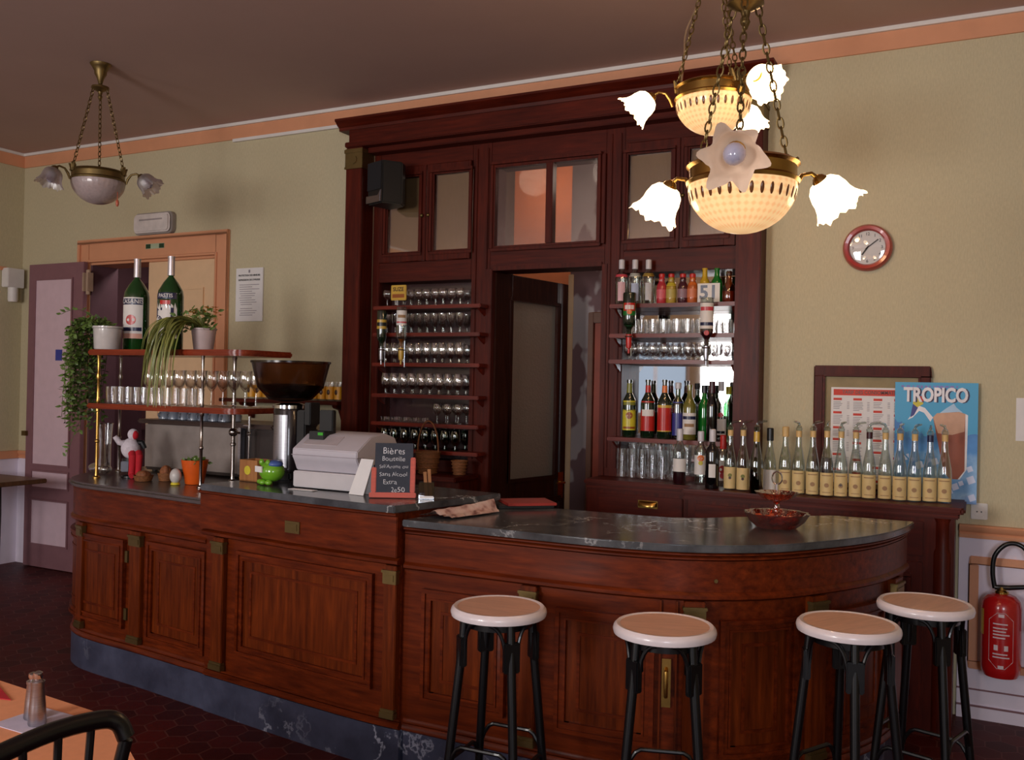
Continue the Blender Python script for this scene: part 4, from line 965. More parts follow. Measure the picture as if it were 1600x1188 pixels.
tx = text_mb('SUZE', .036, bold=.0008); tx.v = [(a+(p1.x-p0.x)/2, b-.001, c+.07) for a, b, c in tx.v]; obj('lettering', tx, C['brown'], s_, smooth=0)
obj('label_band', MB().box(.012, p1.x-p0.x-.012, -.001, 0, .016, .04), C['amber'], s_)
m = MB().box(.045, .057, .0, .012, -.03, .0); obj('stem', m, STEEL, s_)

# ------------------------------------------------------------------ left back counter with baskets
lb = thing('back_counter', 'dark wood back counter cabinet under the niche of stemmed glasses', 'cabinet', (0, 0, 0))
obj('carcass', MB().box(-3.64, -2.80, W-.25, W-.016, 0, 1.0), CAB, lb, bevel=.003)
obj('worktop', MB().box(-3.65, -2.79, W-.32, W-.016, 1.0, 1.03), CAB_H, lb, bevel=.006)
for x0, x1 in ((-3.6, -3.24), (-3.2, -2.84)):
    o = obj('door', MB().box(x0, x1, W-.268, W-.25, .1, .95), CAB, lb, bevel=.003); m = MB(); mould(m, x0+.05, x1-.05, .15, .9, W-.268, .02, .01); obj('door_moulding', m, CAB, o)
WICK = plain('wicker', (128, 78, 40), .7, var=.35, scale=70, bmp=.5, stretch=(1, 1, 3))
def basket(label, x, y, z, r, h, handle=None, name='wicker_basket'):
    b = thing(name, label, 'basket', (x, y, z+EPS)); m = MB().lathe([(0, 0), (r*.7, 0), (r, h), (r*.93, h), (r*.65, .008), (0, .008)], 24, cap=False)
    for k in range(5): m.tube([((r*(.72+.27*k/4)+.002)*math.cos(q), (r*(.72+.27*k/4)+.002)*math.sin(q), h*(.06+.9*k/4)) for q in [2*PI*j/24 for j in range(24)]], .004, 6, closed=True)
    obj('body', m, WICK, b)
    if handle: obj('handle', MB().tube([(r*.95*math.cos(PI*i/14), 0, h+handle*math.sin(PI*i/14)) for i in range(15)], .005, 8), WICK, b)
    return b
p = onY(668, 738, W-.21); basket('brown wicker basket with tall hoop handle behind the chalkboard', p.x, W-.21, 1.03, .08, .14, .19)
p = onY(718, 720, W-.15); basket('small brown wicker basket with open top, near the brown door', p.x, W-.15, 1.03, .05, .09)

# ------------------------------------------------------------------ loudspeaker high in the cabinet corner
p0, p1 = onY(574, 322, W-.22), onY(634, 250, W-.22)
sk = thing('loudspeaker', 'black loudspeaker box with silver corner plate under the cabinet cornice', 'loudspeaker', ((p0.x+p1.x)/2-.02, W-.158, p0.z), rz=-.35)
m = MB().prism([(-.085, -.11), (.075, -.11), (.115, .02), (.06, .085), (-.10, .085)], 0, .275); obj('enclosure', m, BLACKP, sk, bevel=.008)
obj('grille', MB().box(-.08, .07, -.116, -.11, .09, .268), plain('speaker_cloth', (22, 20, 24), .9, scale=300), sk)
m = MB().prismY([(-.085, .008), (.07, .008), (.075, .085), (.045, .05), (-.085, .055)], -.122, -.11); obj('corner_plate', m, STEEL, sk, bevel=.002, label='silver plate')
m = MB().box(-.03, .03, .08, .1, .1, .16); obj('bracket', m, BLACKM, sk)

# ------------------------------------------------------------------ brass rack on the zinc top
rk = thing('bar_rack', 'two tier brass and wood rack standing on the zinc end of the bar', 'rack', (0, 0, 0))
RZ1, RZ2, RY0, RY1 = 1.752, 1.447, 3.535, 3.93
RXA, RXB = -4.50, -3.38
def rshelf(z, x1, t):
    poly = [(RXA, RY0)]+[(x1-.1+.1*math.sin(q), RY0+.1-.1*math.cos(q)) for q in [PI/2*i/6 for i in range(7)]]+[(x1, RY1), (RXA, RY1)]
    return obj('shelf', MB().prism(poly, z-t, z), RACKW, rk, bevel=.008)
rshelf(RZ1, onY(402, 565, 3.65).x, .032); rshelf(RZ2, onY(394, 640, 3.65).x, .03)
def rpost(x, y, r, mat, z0=1.02+EPS):
    m = MB().lathe([(r*2.4, 0), (r*2.4, .006), (r*1.2, .014), (r, .03), (r, .2), (r*1.5, .205), (r*1.5, .215), (r, .22), (r, RZ2-z0-.05), (r*1.5, RZ2-z0-.045), (r*1.5, RZ2-z0-.03)], 14, (x, y, z0))
    m.lathe([(r, RZ2), (r*1.3, RZ2+.01), (r, RZ2+.03), (r*.8, (RZ1+RZ2)/2-.02), (r*1.6, (RZ1+RZ2)/2), (r*.8, (RZ1+RZ2)/2+.02), (r, RZ1-.05), (r*1.3, RZ1-.032)], 14, (x, y, 0))
    return obj('post', m, mat, rk)
OLDCHR = plain('worn_chrome', (160, 150, 145), .22, 1)
rpost(-3.648, 3.575, .008, OLDCHR); rpost(-4.45, 3.575, .009, BRASS); rpost(onY(187, 650, 3.88).x, 3.88, .008, OLDCHR)
px_ = onY(364, 700, 3.89).x; rpost(px_, 3.89, .011, OLDCHR)
m = MB().ball((px_, 3.89, 1.30), .026, 14, 10); m.tube([(px_, 3.89, 1.30), (px_+.07, 3.86, 1.30), (px_+.075, 3.86, 1.30)], .007, 8)
obj('post_knob', m, OLDCHR, rk)
# tumblers and stemmed glasses on the rack
glass_row('clear tumbler in the front row on the lower rack shelf', 'tumblers on the lower rack shelf', row(-4.38, -3.70, 12, 3.605, RZ2), .095, .03, 'cup', GLASS, 'tumbler')
glass_row('clear stemmed glass behind the tumblers on the lower rack shelf', 'stemmed glasses on the lower rack shelf', row(-4.30, -3.48, 11, 3.80, RZ2), .195, .036, 'wine', GLASS)
# big green bottles
BIGG = col('dark_green_wine_glass', (16, 62, 22), .06, coat=1, var=.3, scale=5)
def bigbottle(px, top, label, lab, marks, capm, caph):
    p = onY(px, 500, 3.79); h = onY(px, top, 3.79).z-RZ1
    b = bottle(label, (p.x, 3.79, RZ1), h, .072, 'wine', BIGG, lab=lab, marks=marks, half=.95, turn=-.45)
    obj('foil', MB().lathe([(.02, h*.80), (.019, h*.985), (.021, h*.985), (.021, h+.002), (0, h+.002)], 18, cap=False), capm, b)
    return b
FOIL = plain('silver_foil', (205, 196, 200), .3, .6)
BIGL = LABELW
bigbottle(213, 406, 'big green bottle with blue banded white label beside the trailing plant', (BIGL, .07, .31), [('band', .82, .97, C['navy'], .95), ('text', 'CASANIS', .036, .895, LABELW), ('dot', .45, .03, C['red']), ('band', .18, .27, C['navy'], .9), ('band', .0, .12, col('salmon', (214, 160, 140)), .95)], FOIL, .1)
bigbottle(266, 402, 'big green bottle with large number on its label beside the flowering plant', (BIGL, .07, .33), [('band', .86, 1.0, C['navy'], .95), ('text', 'PASTIS', .03, .93, LABELW), ('band', .74, .83, C['red'], .45), ('text', '51', .17, .42, C['navy'])], FOIL, .1)

# ------------------------------------------------------------------ plants
LEAFG = plain('ivy_leaf', (84, 108, 44), .5, var=.35, scale=18, coat=.2)
LEAFP = plain('pale_leaf', (128, 132, 66), .5, var=.3, scale=14, coat=.2)
STEMG = plain('green_stem', (74, 82, 40), .6)
POTW = plain('white_enamel', (200, 194, 190), .3, coat=.4)
def leafy(m, p, d, L, wd, up):
    d = d.normalized(); s_ = d.cross(up); s_ = s_.normalized() if s_.length > 1e-4 else Vector((1, 0, 0)); n = s_.cross(d)
    pts = [p, p+d*L*.35+s_*wd*.5+n*.002, p+d*L*.65+s_*wd*.38, p+d*L, p+d*L*.65-s_*wd*.38, p+d*L*.35-s_*wd*.5+n*.002, p+d*L*.4+n*wd*.15]
    m.add(pts, [(0, 1, 6), (1, 2, 6), (2, 3, 6), (3, 4, 6), (4, 5, 6), (5, 0, 6)])
pp = onY(160, 500, 3.66)
pt = thing('trailing_plant', 'trailing green plant spilling from a white pot on the rack', 'plant', (-4.43, 3.612, RZ1+EPS))
obj('pot', MB().lathe([(0, 0), (.066, 0), (.070, .005), (.076, .118), (.082, .122), (.082, .132), (.074, .132), (.07, .115), (0, .115)], 28, cap=False), POTW, pt, label='white enamel pot')
lf, stm = MB(), MB(); rr = random.Random(3)
for k in range(46):
    a = PI+rr.uniform(-1.05, .95); p = Vector((rr.uniform(-.05, .03), rr.uniform(-.05, .04), .125)); pts = [p.copy()]; d = Vector((math.cos(a), math.sin(a)*.6, .5))
    Ln = rr.choice([.25, .45, .62, .7, .74]); n = int(Ln/.03); out = rr.uniform(.04, .14)
    for i in range(n):
        t = i/n; d = d.lerp(Vector((rr.uniform(-.25, .25), rr.uniform(-.2, .2), -1)), .35 if i > out/.03 else .06).normalized(); p = p+d*.03
        if p.x > -.13 and p.z < .12: p.x -= .03
        if p.x > -.14 and p.z < .03: p.x = -.14+rr.uniform(-.03, .005)
        p.x = min(p.x, -.02)
        pts.append(p.copy())
        for sg in (1, -1):
            if rr.random() < .85: leafy(lf, p, Vector((rr.uniform(-1, 1), rr.uniform(-1, .6), rr.uniform(-.5, .4))), rr.uniform(.026, .046), rr.uniform(.016, .025), Vector((rr.uniform(-.3, .3), -1, .6)))
    stm.tube(pts, .0014, 4)
for (ex_, ez_) in ((-.27, .20), (-.28, .08), (-.24, -.02), (-.21, -.20), (-.2, .12), (-.22, -.38), (-.25, -.62)):
    p = Vector((-.05, -.03, .13)); e = Vector((ex_, -.05+rr.uniform(-.05, .05), ez_)); mid = Vector((ex_*.45, -.06, max(.17, ez_+.08)))
    if ez_ < -.1: p = Vector((-.17, -.03, ez_+.22)); mid = Vector((-.2, -.05, ez_+.13))
    pts = [p*(1-t)**2+mid*2*t*(1-t)+e*t*t for t in [i/10 for i in range(11)]]; stm.tube(pts, .0014, 4)
    for q in pts[3:]:
        leafy(lf, q, Vector((rr.uniform(-1, .4), rr.uniform(-.6, .4), rr.uniform(-.3, .7))), rr.uniform(.03, .045), .017, Vector((0, -1, .5)))
o = obj('foliage', lf, LEAFG, pt, smooth=0); o['kind'] = 'stuff'; obj('stem', stm, STEMG, pt)
# spider-like plant with orange flowers
fp = thing('flowering_plant', 'plant with long arching leaves and orange yellow flowers on the rack top', 'plant', (onY(318, 540, 3.70).x, 3.70, RZ1+EPS))
obj('pot', MB().lathe([(0, 0), (.05, 0), (.052, .004), (.066, .11), (.07, .112), (.07, .12), (.062, .12), (.06, .1), (0, .1)], 24, cap=False), plain('pale_pot', (190, 170, 168), .4), fp, label='pale pot')
lf = MB()
for k in range(96):
    a = rr.uniform(0, 2*PI); b = rr.uniform(.08, .2); drop = rr.choice([.0, .05, -.12, -.2, -.25, -.3, -.36, -.42]) ; bx = -rr.uniform(-.03, .19) if drop < -.1 else b*math.cos(a)
    p = Vector((0, 0, .11)); e = Vector((bx, b*math.sin(a)*.5-.06 if drop >= -.1 else -.235-rr.uniform(0, .05), .11+drop)); mid = Vector((bx*.7, e.y*1.05, .24+rr.uniform(0, .05)))
    if drop >= -.1 : mid.z = .2+rr.uniform(0, .06)
    rows = []; tt = [i/9 for i in range(10)]
    for t in tt:
        q = p*(1-t)**2+mid*2*t*(1-t)+e*t*t; w = .006*(1-t**3)+.0008; s_ = Vector((math.sin(a), -math.cos(a), .2)).normalized()
        rows.append([q+s_*w, q+Vector((0, 0, -w*.5)), q-s_*w])
    lf.grid(rows)
o = obj('foliage', lf, LEAFP, fp, smooth=60); o['kind'] = 'stuff'
dk = MB()
for k in range(90):
    q = Vector((rr.uniform(-.13, .07), rr.uniform(-.1, .06), rr.uniform(.10, .22))); leafy(dk, q, Vector((rr.uniform(-1, 1), rr.uniform(-1, 1), rr.uniform(-.2, .8))), .04, .02, Vector((0, -1, .3)))
obj('foliage', dk, LEAFG, fp, smooth=0)['kind'] = 'stuff'
fl = MB()
for k in range(26):
    q = Vector((rr.uniform(-.10, .09), rr.uniform(-.06, .04), rr.uniform(.19, .235)))
    for j in range(6): leafy(fl, q, Vector((math.cos(j*PI/3), math.sin(j*PI/3)*.7, .35)), .018, .012, Vector((0, 0, 1)))
obj('flower', fl, plain('orange_petal', (206, 140, 50), .6, var=.25, scale=40), fp, smooth=0)['kind'] = 'stuff'

# ------------------------------------------------------------------ coffee machine behind the rack
cmx = thing('espresso_machine', 'grey espresso machine with its back to the room behind the brass rack', 'coffee machine', (0, 0, 0))
q0, q1 = onY(226, 700, 4.02).x, onY(376, 700, 4.02).x
obj('back_panel', MB().box(q0, q1, 4.02, 4.03, 1.05, 1.312), GREYP, cmx, bevel=.004)
m = MB().box(q0-.01, q1+.26, 4.03, 4.40, 1.03, 1.316); obj('body', m, col('machine_dark', (52, 42, 40), .4), cmx, bevel=.01)
m = MB().box(q0-.05, q1+.25, 4.0, 4.41, 1.316, 1.342)
obj('cup_tray', m, col('machine_top', (76, 60, 56), .35, metal=.4), cmx, bevel=.008)
m = MB()
for x in (q0+.04, q1+.2):
    for y in (4.07, 4.36): m.lathe([(.018, 0), (.022, .03)], 12, (x, y, 1.02+EPS))
obj('foot', m, BLACKP, cmx)
m = MB().box(q1+.012, q1+.03, 3.985, 4.02, 1.05, 1.32); obj('side_strip', m, STEEL, cmx)
tx_ = onY(389, 700, 3.97).x
m = MB().tube([(tx_-.06, 4.03, 1.335), (tx_-.04, 3.97, 1.335), (tx_, 3.97, 1.335)], .006, 8); m.tube([(tx_, 3.97, 1.39), (tx_, 3.97, 1.27)], .008, 10); m.tube([(tx_, 3.97, 1.29), (tx_, 3.97, 1.12)], .005, 8); m.ball((tx_, 3.97, 1.29), .013)
obj('steam_tap', m, CHROME, cmx)
CUPM = plain('cup_blue_grey', (150, 160, 178), .25, coat=.5)
pts = [(q0+.08+i*.083+R.uniform(-.004, .004), 4.10+j*.09, 1.343) for j in range(2) for i in range(7)]
first = None
for p in pts:
    if first is None:
        first = thing('coffee_cup', 'pale blue grey cup turned over on top of the espresso machine', 'cup', (p[0], p[1], p[2]+EPS), 'cups on the espresso machine', -PI/2)
        obj('bowl', MB().lathe([(.037, 0), (.036, .02), (.030, .05), (.018, .058), (.018, .062), (.0, .062)], 18, cap=False), CUPM, first)
        obj('handle', MB().tube([(.033, 0, .012), (.05, 0, .016), (.052, 0, .032), (.028, 0, .04)], .0035, 8), CUPM, first)
    else: dup(first, (p[0], p[1], p[2]+EPS), (-PI/2 if p[1] < 4.15 else PI/2)+R.uniform(-.3, .3))

# ------------------------------------------------------------------ wall shelf with yellow glasses
WS = 1.462
ws = thing('wall_shelf', 'dark wood wall shelf on scrolled bracket carrying yellow glasses', 'shelf', (0, 0, 0))
wx0 = -4.86; wx1 = -3.80
obj('board', MB().box(wx0, wx1, W-.17, W-.0005, WS-.025, WS), CAB_H, ws, bevel=.004)
for x in (-3.87, -4.7):
    obj('bracket', MB().prismX([(W-.0005, WS-.025), (W-.14, WS-.025), (W-.13, WS-.045), (W-.07, WS-.06), (W-.05, WS-.10), (W-.035, WS-.135), (W-.0005, WS-.145)], x, x+.035), CAB, ws, bevel=.004)
YELG = plain('yellow_printed_glass', (230, 166, 40), .3, coat=.4, var=.1)
first = None
for x in [-3.84, -3.91, -3.98, -4.05, -4.12, -4.47, -4.54, -4.61]:
    if first is None:
        first = thing('beer_glass', 'yellow printed glass in the row on the wall shelf', 'glass', (x, W-.10, WS+EPS), 'yellow glasses on the wall shelf')
        obj('vessel', MB().lathe([(0, 0), (.028, 0), (.030, .004), (.033, .13), (.031, .13), (.028, .01), (0, .01)], 18, cap=False), GLASS, first)
        obj('print', MB().lathe([(.0312, .012), (.0330, .098)], 18, cap=False), YELG, first, label='yellow printed band')
        obj('emblem', MB().ball((0, -.0318, .06), (.012, .003, .018)), C['brown'], first)
    else: dup(first, (x, W-.10, WS+EPS), R.uniform(-.4, .4))

# ------------------------------------------------------------------ things standing on the zinc top
ZT = 1.02+EPS+.0005
def zt(px, py): p = onZ(px, py, 1.02); return (p.x, p.y, ZT)
x, y, _ = zt(163, 742)
bt = thing('boot_glass', 'tall clear glass boot standing under the trailing plant', 'glass', (x, y, ZT), rz=.0)
BG = thin_glass('boot_glass_mat', (225, 225, 225), base=.16)
m = MB(); prof = [(-.05, .03, .028), (-.02, .034, .03), (.0, .05, .034), (.0, .10, .034), (.0, .16, .034), (0, .22, .037), (0, .27, .041), (0, .30, .043)]
rows = [[(cx+(r)*math.cos(q), r*math.sin(q), z) for q in [2*PI*j/18 for j in range(18)]] for cx, z, r in prof[2:]]
m.grid(rows, True); m.ball((-.055, 0, .034), (.075, .034, .033), 16, 10); m.ball((.01, 0, .03), (.036, .034, .03), 14, 8)
obj('vessel', m, BG, bt); obj('rim', MB().tube([(.043*math.cos(q), .043*math.sin(q), .30) for q in [2*PI*j/18 for j in range(18)]], .003, 6, closed=True), BG, bt)
# soft doll on a stand
x, y, _ = zt(203, 746)
dl = thing('doll', 'white and red cloth doll sitting on a small black stand', 'doll', (x, y, ZT), rz=math.atan2(-y, -x)+PI/2)
CLW = plain('white_plush', (214, 204, 212), .9, scale=60, bmp=.3); CLR = plain('red_felt', (186, 24, 40), .85)
m = MB().lathe([(0, 0), (.05, 0), (.05, .008), (.012, .014), (.01, .09), (.045, .095), (.045, .108), (0, .108)], 20); obj('stand', m, BLACKM, dl, label='small black stand')
obj('stand_box', MB().box(-.05, .03, .0, .06, .03, .09), col('stand_grey', (120, 122, 134), .4), dl, bevel=.004)
obj('body', MB().ball((0, 0, .165), (.052, .045, .06), 18, 12), CLW, dl)
m = MB().ball((.012, 0, .245), (.030, .028, .034), 16, 12); obj('head', m, CLW, dl); obj('face', MB().ball((.022, -.012, .243), (.020, .02, .026), 14, 10), CLR, dl, label='red face')
for sx, tip in ((-1, (-.085, -.01, .235)), (1, (.075, -.01, .165))): obj('arm', MB().tube([(sx*.035, 0, .195), (sx*.06, -.01, .2), tip], [.02, .017, .014], 10), CLW if sx < 0 else BLACKP, dl)
for sx in (.008, .042): obj('boot', MB().tube([(sx, -.03, .14), (sx+.004, -.055, .125), (sx+.002, -.06, .06), (sx, -.06, .018), (sx, -.085, .012)], [.022, .022, .018, .018, .014], 10), CLR, dl, label='red boot')
x, y, _ = zt(223, 752)
WK2 = plain('brown_crust', (132, 78, 44), .7, var=.3, scale=40, bmp=.5)
def lump(px, py, label, w, h):
    x, y, _ = zt(px, py); b = thing('bread_basket', label, 'basket', (x, y, ZT)); m = MB().lathe([(0, 0), (w*.8, 0), (w, h*.5), (w*.94, h*.5), (w*.75, .006), (0, .006)], 20, cap=False); obj('body', m, WICK, b)
    m = MB().ball((0, 0, h*.55), (w*.8, w*.7, h*.42), 14, 8); m.ball((w*.3, -w*.3, h*.6), (w*.45, w*.4, h*.35), 12, 8); obj('filling', m, WK2, b)
lump(224, 752, 'low brown basket on the zinc top beside the red booted doll', .055, .06); lump(259, 752, 'brown basket on the zinc top between the low one and the orange pot', .045, .09)
x, y, _ = zt(274, 758)
eg = thing('egg_figurine', 'small white egg shaped figurine with yellow base beside the orange pot', 'figurine', (x, y, ZT)); obj('body', MB().ball((0, 0, .046), (.032, .03, .042), 16, 12), POTW, eg); obj('base', MB().lathe([(0, 0), (.026, 0), (.022, .012), (0, .012)], 16), C['yellow'], eg)
x, y = onY(304, 750, 3.685).x, 3.685
op = thing('potted_plant', 'small green plant in a tapered orange pot', 'plant', (x, y, ZT))
ORP = plain('orange_pot', (222, 92, 22), .4, coat=.2)
obj('pot', MB().lathe([(0, 0), (.048, 0), (.050, .003), (.073, .132), (.069, .132), (.064, .112), (0, .112)], 32, cap=False), ORP, op)
m = MB()
for k in range(60):
    q = Vector((rr.uniform(-.05, .05), rr.uniform(-.05, .05), rr.uniform(.11, .135))); leafy(m, q, Vector((rr.uniform(-1, 1), rr.uniform(-1, 1), rr.uniform(0, .8))), .03, .018, Vector((0, -1, .3)))
obj('foliage', m, LEAFG, op, smooth=0)['kind'] = 'stuff'

# ------------------------------------------------------------------ things on the tall marble section
MT = 1.10+EPS
def mt_(px, py): p = onZ(px, py, 1.1); return (p.x, p.y, MT)
x, y, _ = mt_(400, 752)
wx = thing('wooden_box', 'small open pale wooden box with yellow picture on its front', 'box', (x, y, MT), rz=-.1)
m = MB(); w, d_, h = .062, .05, .105
for a, b, c, e in ((-w, w, -d_, -d_+.008), (-w, w, d_-.008, d_), (-w, -w+.008, -d_+.008, d_-.008), (w-.008, w, -d_+.008, d_-.008)): m.box(a, b, c, e, 0, h)
m.box(-w, w, -d_, d_, 0, .006); obj('body', m, PALEW, wx)
m = MB().lathe([(0, 0), (.022, 0), (.022, .002), (0, .002)], 16).xf(Matrix.Translation((-.005, -d_, .055)) @ Matrix.Rotation(PI/2, 4, 'X')); obj('picture', m, C['yellow'], wx)
x, y, _ = mt_(420, 758)
fg = thing('coin_bank', 'bright green domed animal coin bank with white sticker', 'ornament', (x, y+.02, MT), rz=-.3)
FROG = plain('green_glaze', (110, 170, 40), .2, coat=.7, var=.08)
obj('body', MB().ball((0, 0, .062), (.068, .058, .052), 24, 14), FROG, fg)
for a in (-.7, 0, .7): obj('foot', MB().ball((.055*math.sin(a), -.045*math.cos(a)-.004, .013), (.02, .018, .013), 12, 8), FROG, fg)
for sx in (-.036, .02): obj('eye', MB().ball((sx, -.035, .105), (.014, .012, .016), 12, 8), FROG, fg)
obj('cap', MB().ball((.02, 0, .098), (.045, .04, .02), 16, 10), col('blue_cap', (70, 96, 160), .3), fg, label='blue top')
obj('sticker', MB().box(-.045, .012, -.0645, -.058, .06, .088), PAPER, fg)
x, y, _ = mt_(452, 752); y += .1
gp = onY(452, 700, y); gr = thing('coffee_grinder', 'coffee grinder with smoked bean hopper and chromed column', 'coffee grinder', (gp.x, y, MT))
zs = lambda py: onY(452, py, y).z-MT
obj('base', MB().box(-.10, .10, -.11, .13, 0, .045), BLACKP, gr, bevel=.01)
m = MB().lathe([(.08, .045), (.082, zs(642)), (.075, zs(636))], 28); obj('column', m, col('grinder_body', (40, 32, 34), .25, metal=.5, coat=.5), gr)
obj('front_plate', MB().lathe([(.0835, .06), (.0845, zs(645))], 28, cap=False).xf(Matrix.Identity(4)), STEEL, gr) if False else obj('front_plate', MB().grid([[(.086*math.cos(q), .086*math.sin(q), z_) for z_ in (.06, zs(648))] for q in [-2.0+1.0*j/10 for j in range(11)]]), STEEL, gr, label='brushed steel front plate')
obj('collar', MB().lathe([(.06, zs(640)), (.088, zs(638)), (.088, zs(633)), (.05, zs(630))], 28, cap=False), CHROME, gr)
hr = (onY(501, 566, y).x-onY(400, 566, y).x)/2*.93; z0_, z1_, z2_ = zs(628), zs(606), zs(566)
hp = obj('hopper', MB().lathe([(.045, z0_), (hr*.55, z0_+.012), (hr*.84, z1_), (hr, z2_)], 36, cap=False), HOPPER, gr, label='smoked brown bean hopper')
obj('hopper_lid', MB().lathe([(0, z2_+.006), (hr*1.02, z2_+.004), (hr*1.02, z2_-.006), (hr*.99, z2_-.006)], 36, cap=False), HOPPER, hp)
obj('beans', MB().lathe([(0, z0_+.016), (hr*.5, z0_+.018), (hr*.80, z1_), (hr*.83, z1_+.012), (hr*.4, z1_+.02), (0, z1_+.018)], 30), BEANS, hp)
m = MB().box(.075, .13, -.04, .05, zs(720), zs(640)); obj('doser', m, BLACKP, gr, bevel=.006)
m = MB().box(.132, .17, -.05, .03, zs(662), zs(628)); obj('timer_box', m, BLACKP, gr, bevel=.004)
# cash register
a_, b_ = mt_(457, 762), mt_(556, 771); rz = math.atan2(b_[1]-a_[1], b_[0]-a_[0]); wdr = math.hypot(b_[0]-a_[0], b_[1]-a_[1])
cr = thing('cash_register', 'pale grey cash register on the tall marble top of the bar', 'cash register', (a_[0], a_[1], MT), rz=rz)
obj('drawer_base', MB().box(0, wdr, 0, .34, .004, .078), BEIGEP2, cr, bevel=.005)
pr = [(.03, .08), (.008, .125), (-.004, .145), (-.002, .182), (.012, .19), (.10, .245), (.20, .26), (.29, .235), (.34, .16), (.34, .08)]
obj('body', MB().prismX(pr, -.004, wdr+.004), BEIGEP, cr, bevel=.004, label='rounded grey top housing')
obj('seam', MB().box(-.006, wdr+.006, -.006, .05, .152, .155), col('seam_grey', (150, 140, 146), .5), cr)
obj('keyboard', MB().add([(.03, .03, .203), (wdr*.62, .03, .203), (wdr*.62, .09, .241), (.03, .09, .241), (.03, .03, .19), (wdr*.62, .03, .19), (wdr*.62, .09, .23), (.03, .09, .23)], [(0, 1, 2, 3), (4, 5, 6, 7), (0, 1, 5, 4), (1, 2, 6, 5), (2, 3, 7, 6), (3, 0, 4, 7)]), col('keys_grey', (170, 160, 164), .5), cr)
m = MB().box(.04, .13, .06, .13, .22, .262); dsp = obj('display_base', m, BLACKP, cr, bevel=.003)
m = MB().box(.05, .13, .12, .15, .24, .36); obj('customer_display', m, BLACKP, cr, bevel=.004)
obj('display_light', MB().box(.095, .125, .058, .0605, .244, .257), col('green_display', (60, 170, 40), .3), dsp)
m = MB().lathe([(.0, 0), (.018, 0), (.018, .012), (0, .012)], 18).xf(Matrix.Translation((wdr+.004, .12, .10)) @ Matrix.Rotation(PI/2, 4, 'Y')); obj('side_knob', m, BLACKP, cr)
x, y, _ = mt_(556, 774)
tc = thing('tent_card', 'tall folded white paper card leaning before the cash register', 'card', (x, y, MT), rz=rz-.15)
m = MB().add([(-.045, 0, 0), (.045, 0, 0), (.055, .05, .155), (-.022, .05, .155), (-.045, .003, 0), (.045, .003, 0), (.055, .053, .155), (-.022, .053, .155)], [(0, 1, 2, 3), (4, 5, 6, 7), (0, 1, 5, 4), (2, 3, 7, 6), (0, 3, 7, 4), (1, 2, 6, 5)]); obj('front_sheet', m, PAPER, tc, smooth=0)
m = MB().box(-.02, .05, .053, .056, .0, .15); obj('back_sheet', m, PAPER, tc, smooth=0)
x, y, _ = mt_(480, 764); tag(obj('paper_slip', MB().box(-.07, .07, -.02, .02, 0, .002), PAPER, loc=(x+.02, y-.055, MT)), 'thin paper slip lying in front of the cash register', 'paper')
# chalkboard
a_, b_ = mt_(579, 778), mt_(648, 779); wdc = math.hypot(b_[0]-a_[0], b_[1]-a_[1]); rz = math.atan2(b_[1]-a_[1], b_[0]-a_[0])
ck = thing('chalkboard', 'small handwritten chalkboard in an orange red wooden stand', 'chalkboard', (a_[0], a_[1], MT), rz=rz)
FRM = plain('orange_red_wood', (190, 72, 46), .45, var=.1, stretch=(1, 1, 8)); SLATE = plain('slate', (46, 50, 62), .75, var=.12, scale=20)
hc = onY(612, 694, a_[1]).z-MT; T = Matrix.Rotation(-.12, 4, 'X')
obj('frame', MB().box(-.006, wdc+.006, -.018, .02, 0, .022).box(0, .022, -.004, .014, .022, hc*.55).box(wdc-.022, wdc, -.004, .014, .022, hc*.74).xf(T), FRM, ck, bevel=.003)
bd = obj('board', MB().box(.014, wdc-.012, .0, .008, .02, hc).xf(T), SLATE, ck)
CHK = plain('chalk', (206, 206, 212), .9)
for i, (t, sz, dx) in enumerate([('Bières', .040, 0), ('Bouteille', .029, 0), ('Sel/Arome ou', .022, 0), ('Sans Alcool', .025, 0), ('Extra', .029, -.015), ('2e50', .030, .02)]):
    tm = text_mb(t, sz, bold=-.0002); q = Matrix.Rotation(.05, 4, 'Y'); tm.v = [(vx+.002*math.sin(vx*90+i)+wdc/2+dx, vy-.0012, vz+.0015*math.sin(vx*130)+hc-.035-i*hc*.142) for vx, vy, vz in tm.v]; tm.xf(T); obj('chalk_writing', tm, CHK, bd, smooth=0)
m = MB().box(wdc*.3, wdc*.6, .03, .06, 0, .006); m.tube([(wdc/2, .03, .004), (wdc/2, .04, hc*.7)], .004); obj('back_leg', m, FRM, ck)
x, y, _ = mt_(656, 779)
ch_ = thing('card_holder', 'small clear card holder with wooden sticks beside the chalkboard', 'card holder', (x+.03, y+.01, MT), rz=rz)
obj('holder', MB().box(-.035, .03, -.02, .02, 0, .07), thin_glass('acrylic', (150, 150, 160), base=.2), ch_); obj('base_label', MB().box(-.03, .028, -.0225, -.0205, .002, .012), PAPER, ch_)
for k_, xx in enumerate((-.002, .016)): obj('stick', MB().box(xx-.007, xx+.007, -.006+k_*.006, -.002+k_*.006, .004, .115+.01*k_).xf(Matrix.Rotation(-.08, 4, 'Y')), PALEW, ch_)

# ------------------------------------------------------------------ things on the curved marble top
RT = 1.04+EPS
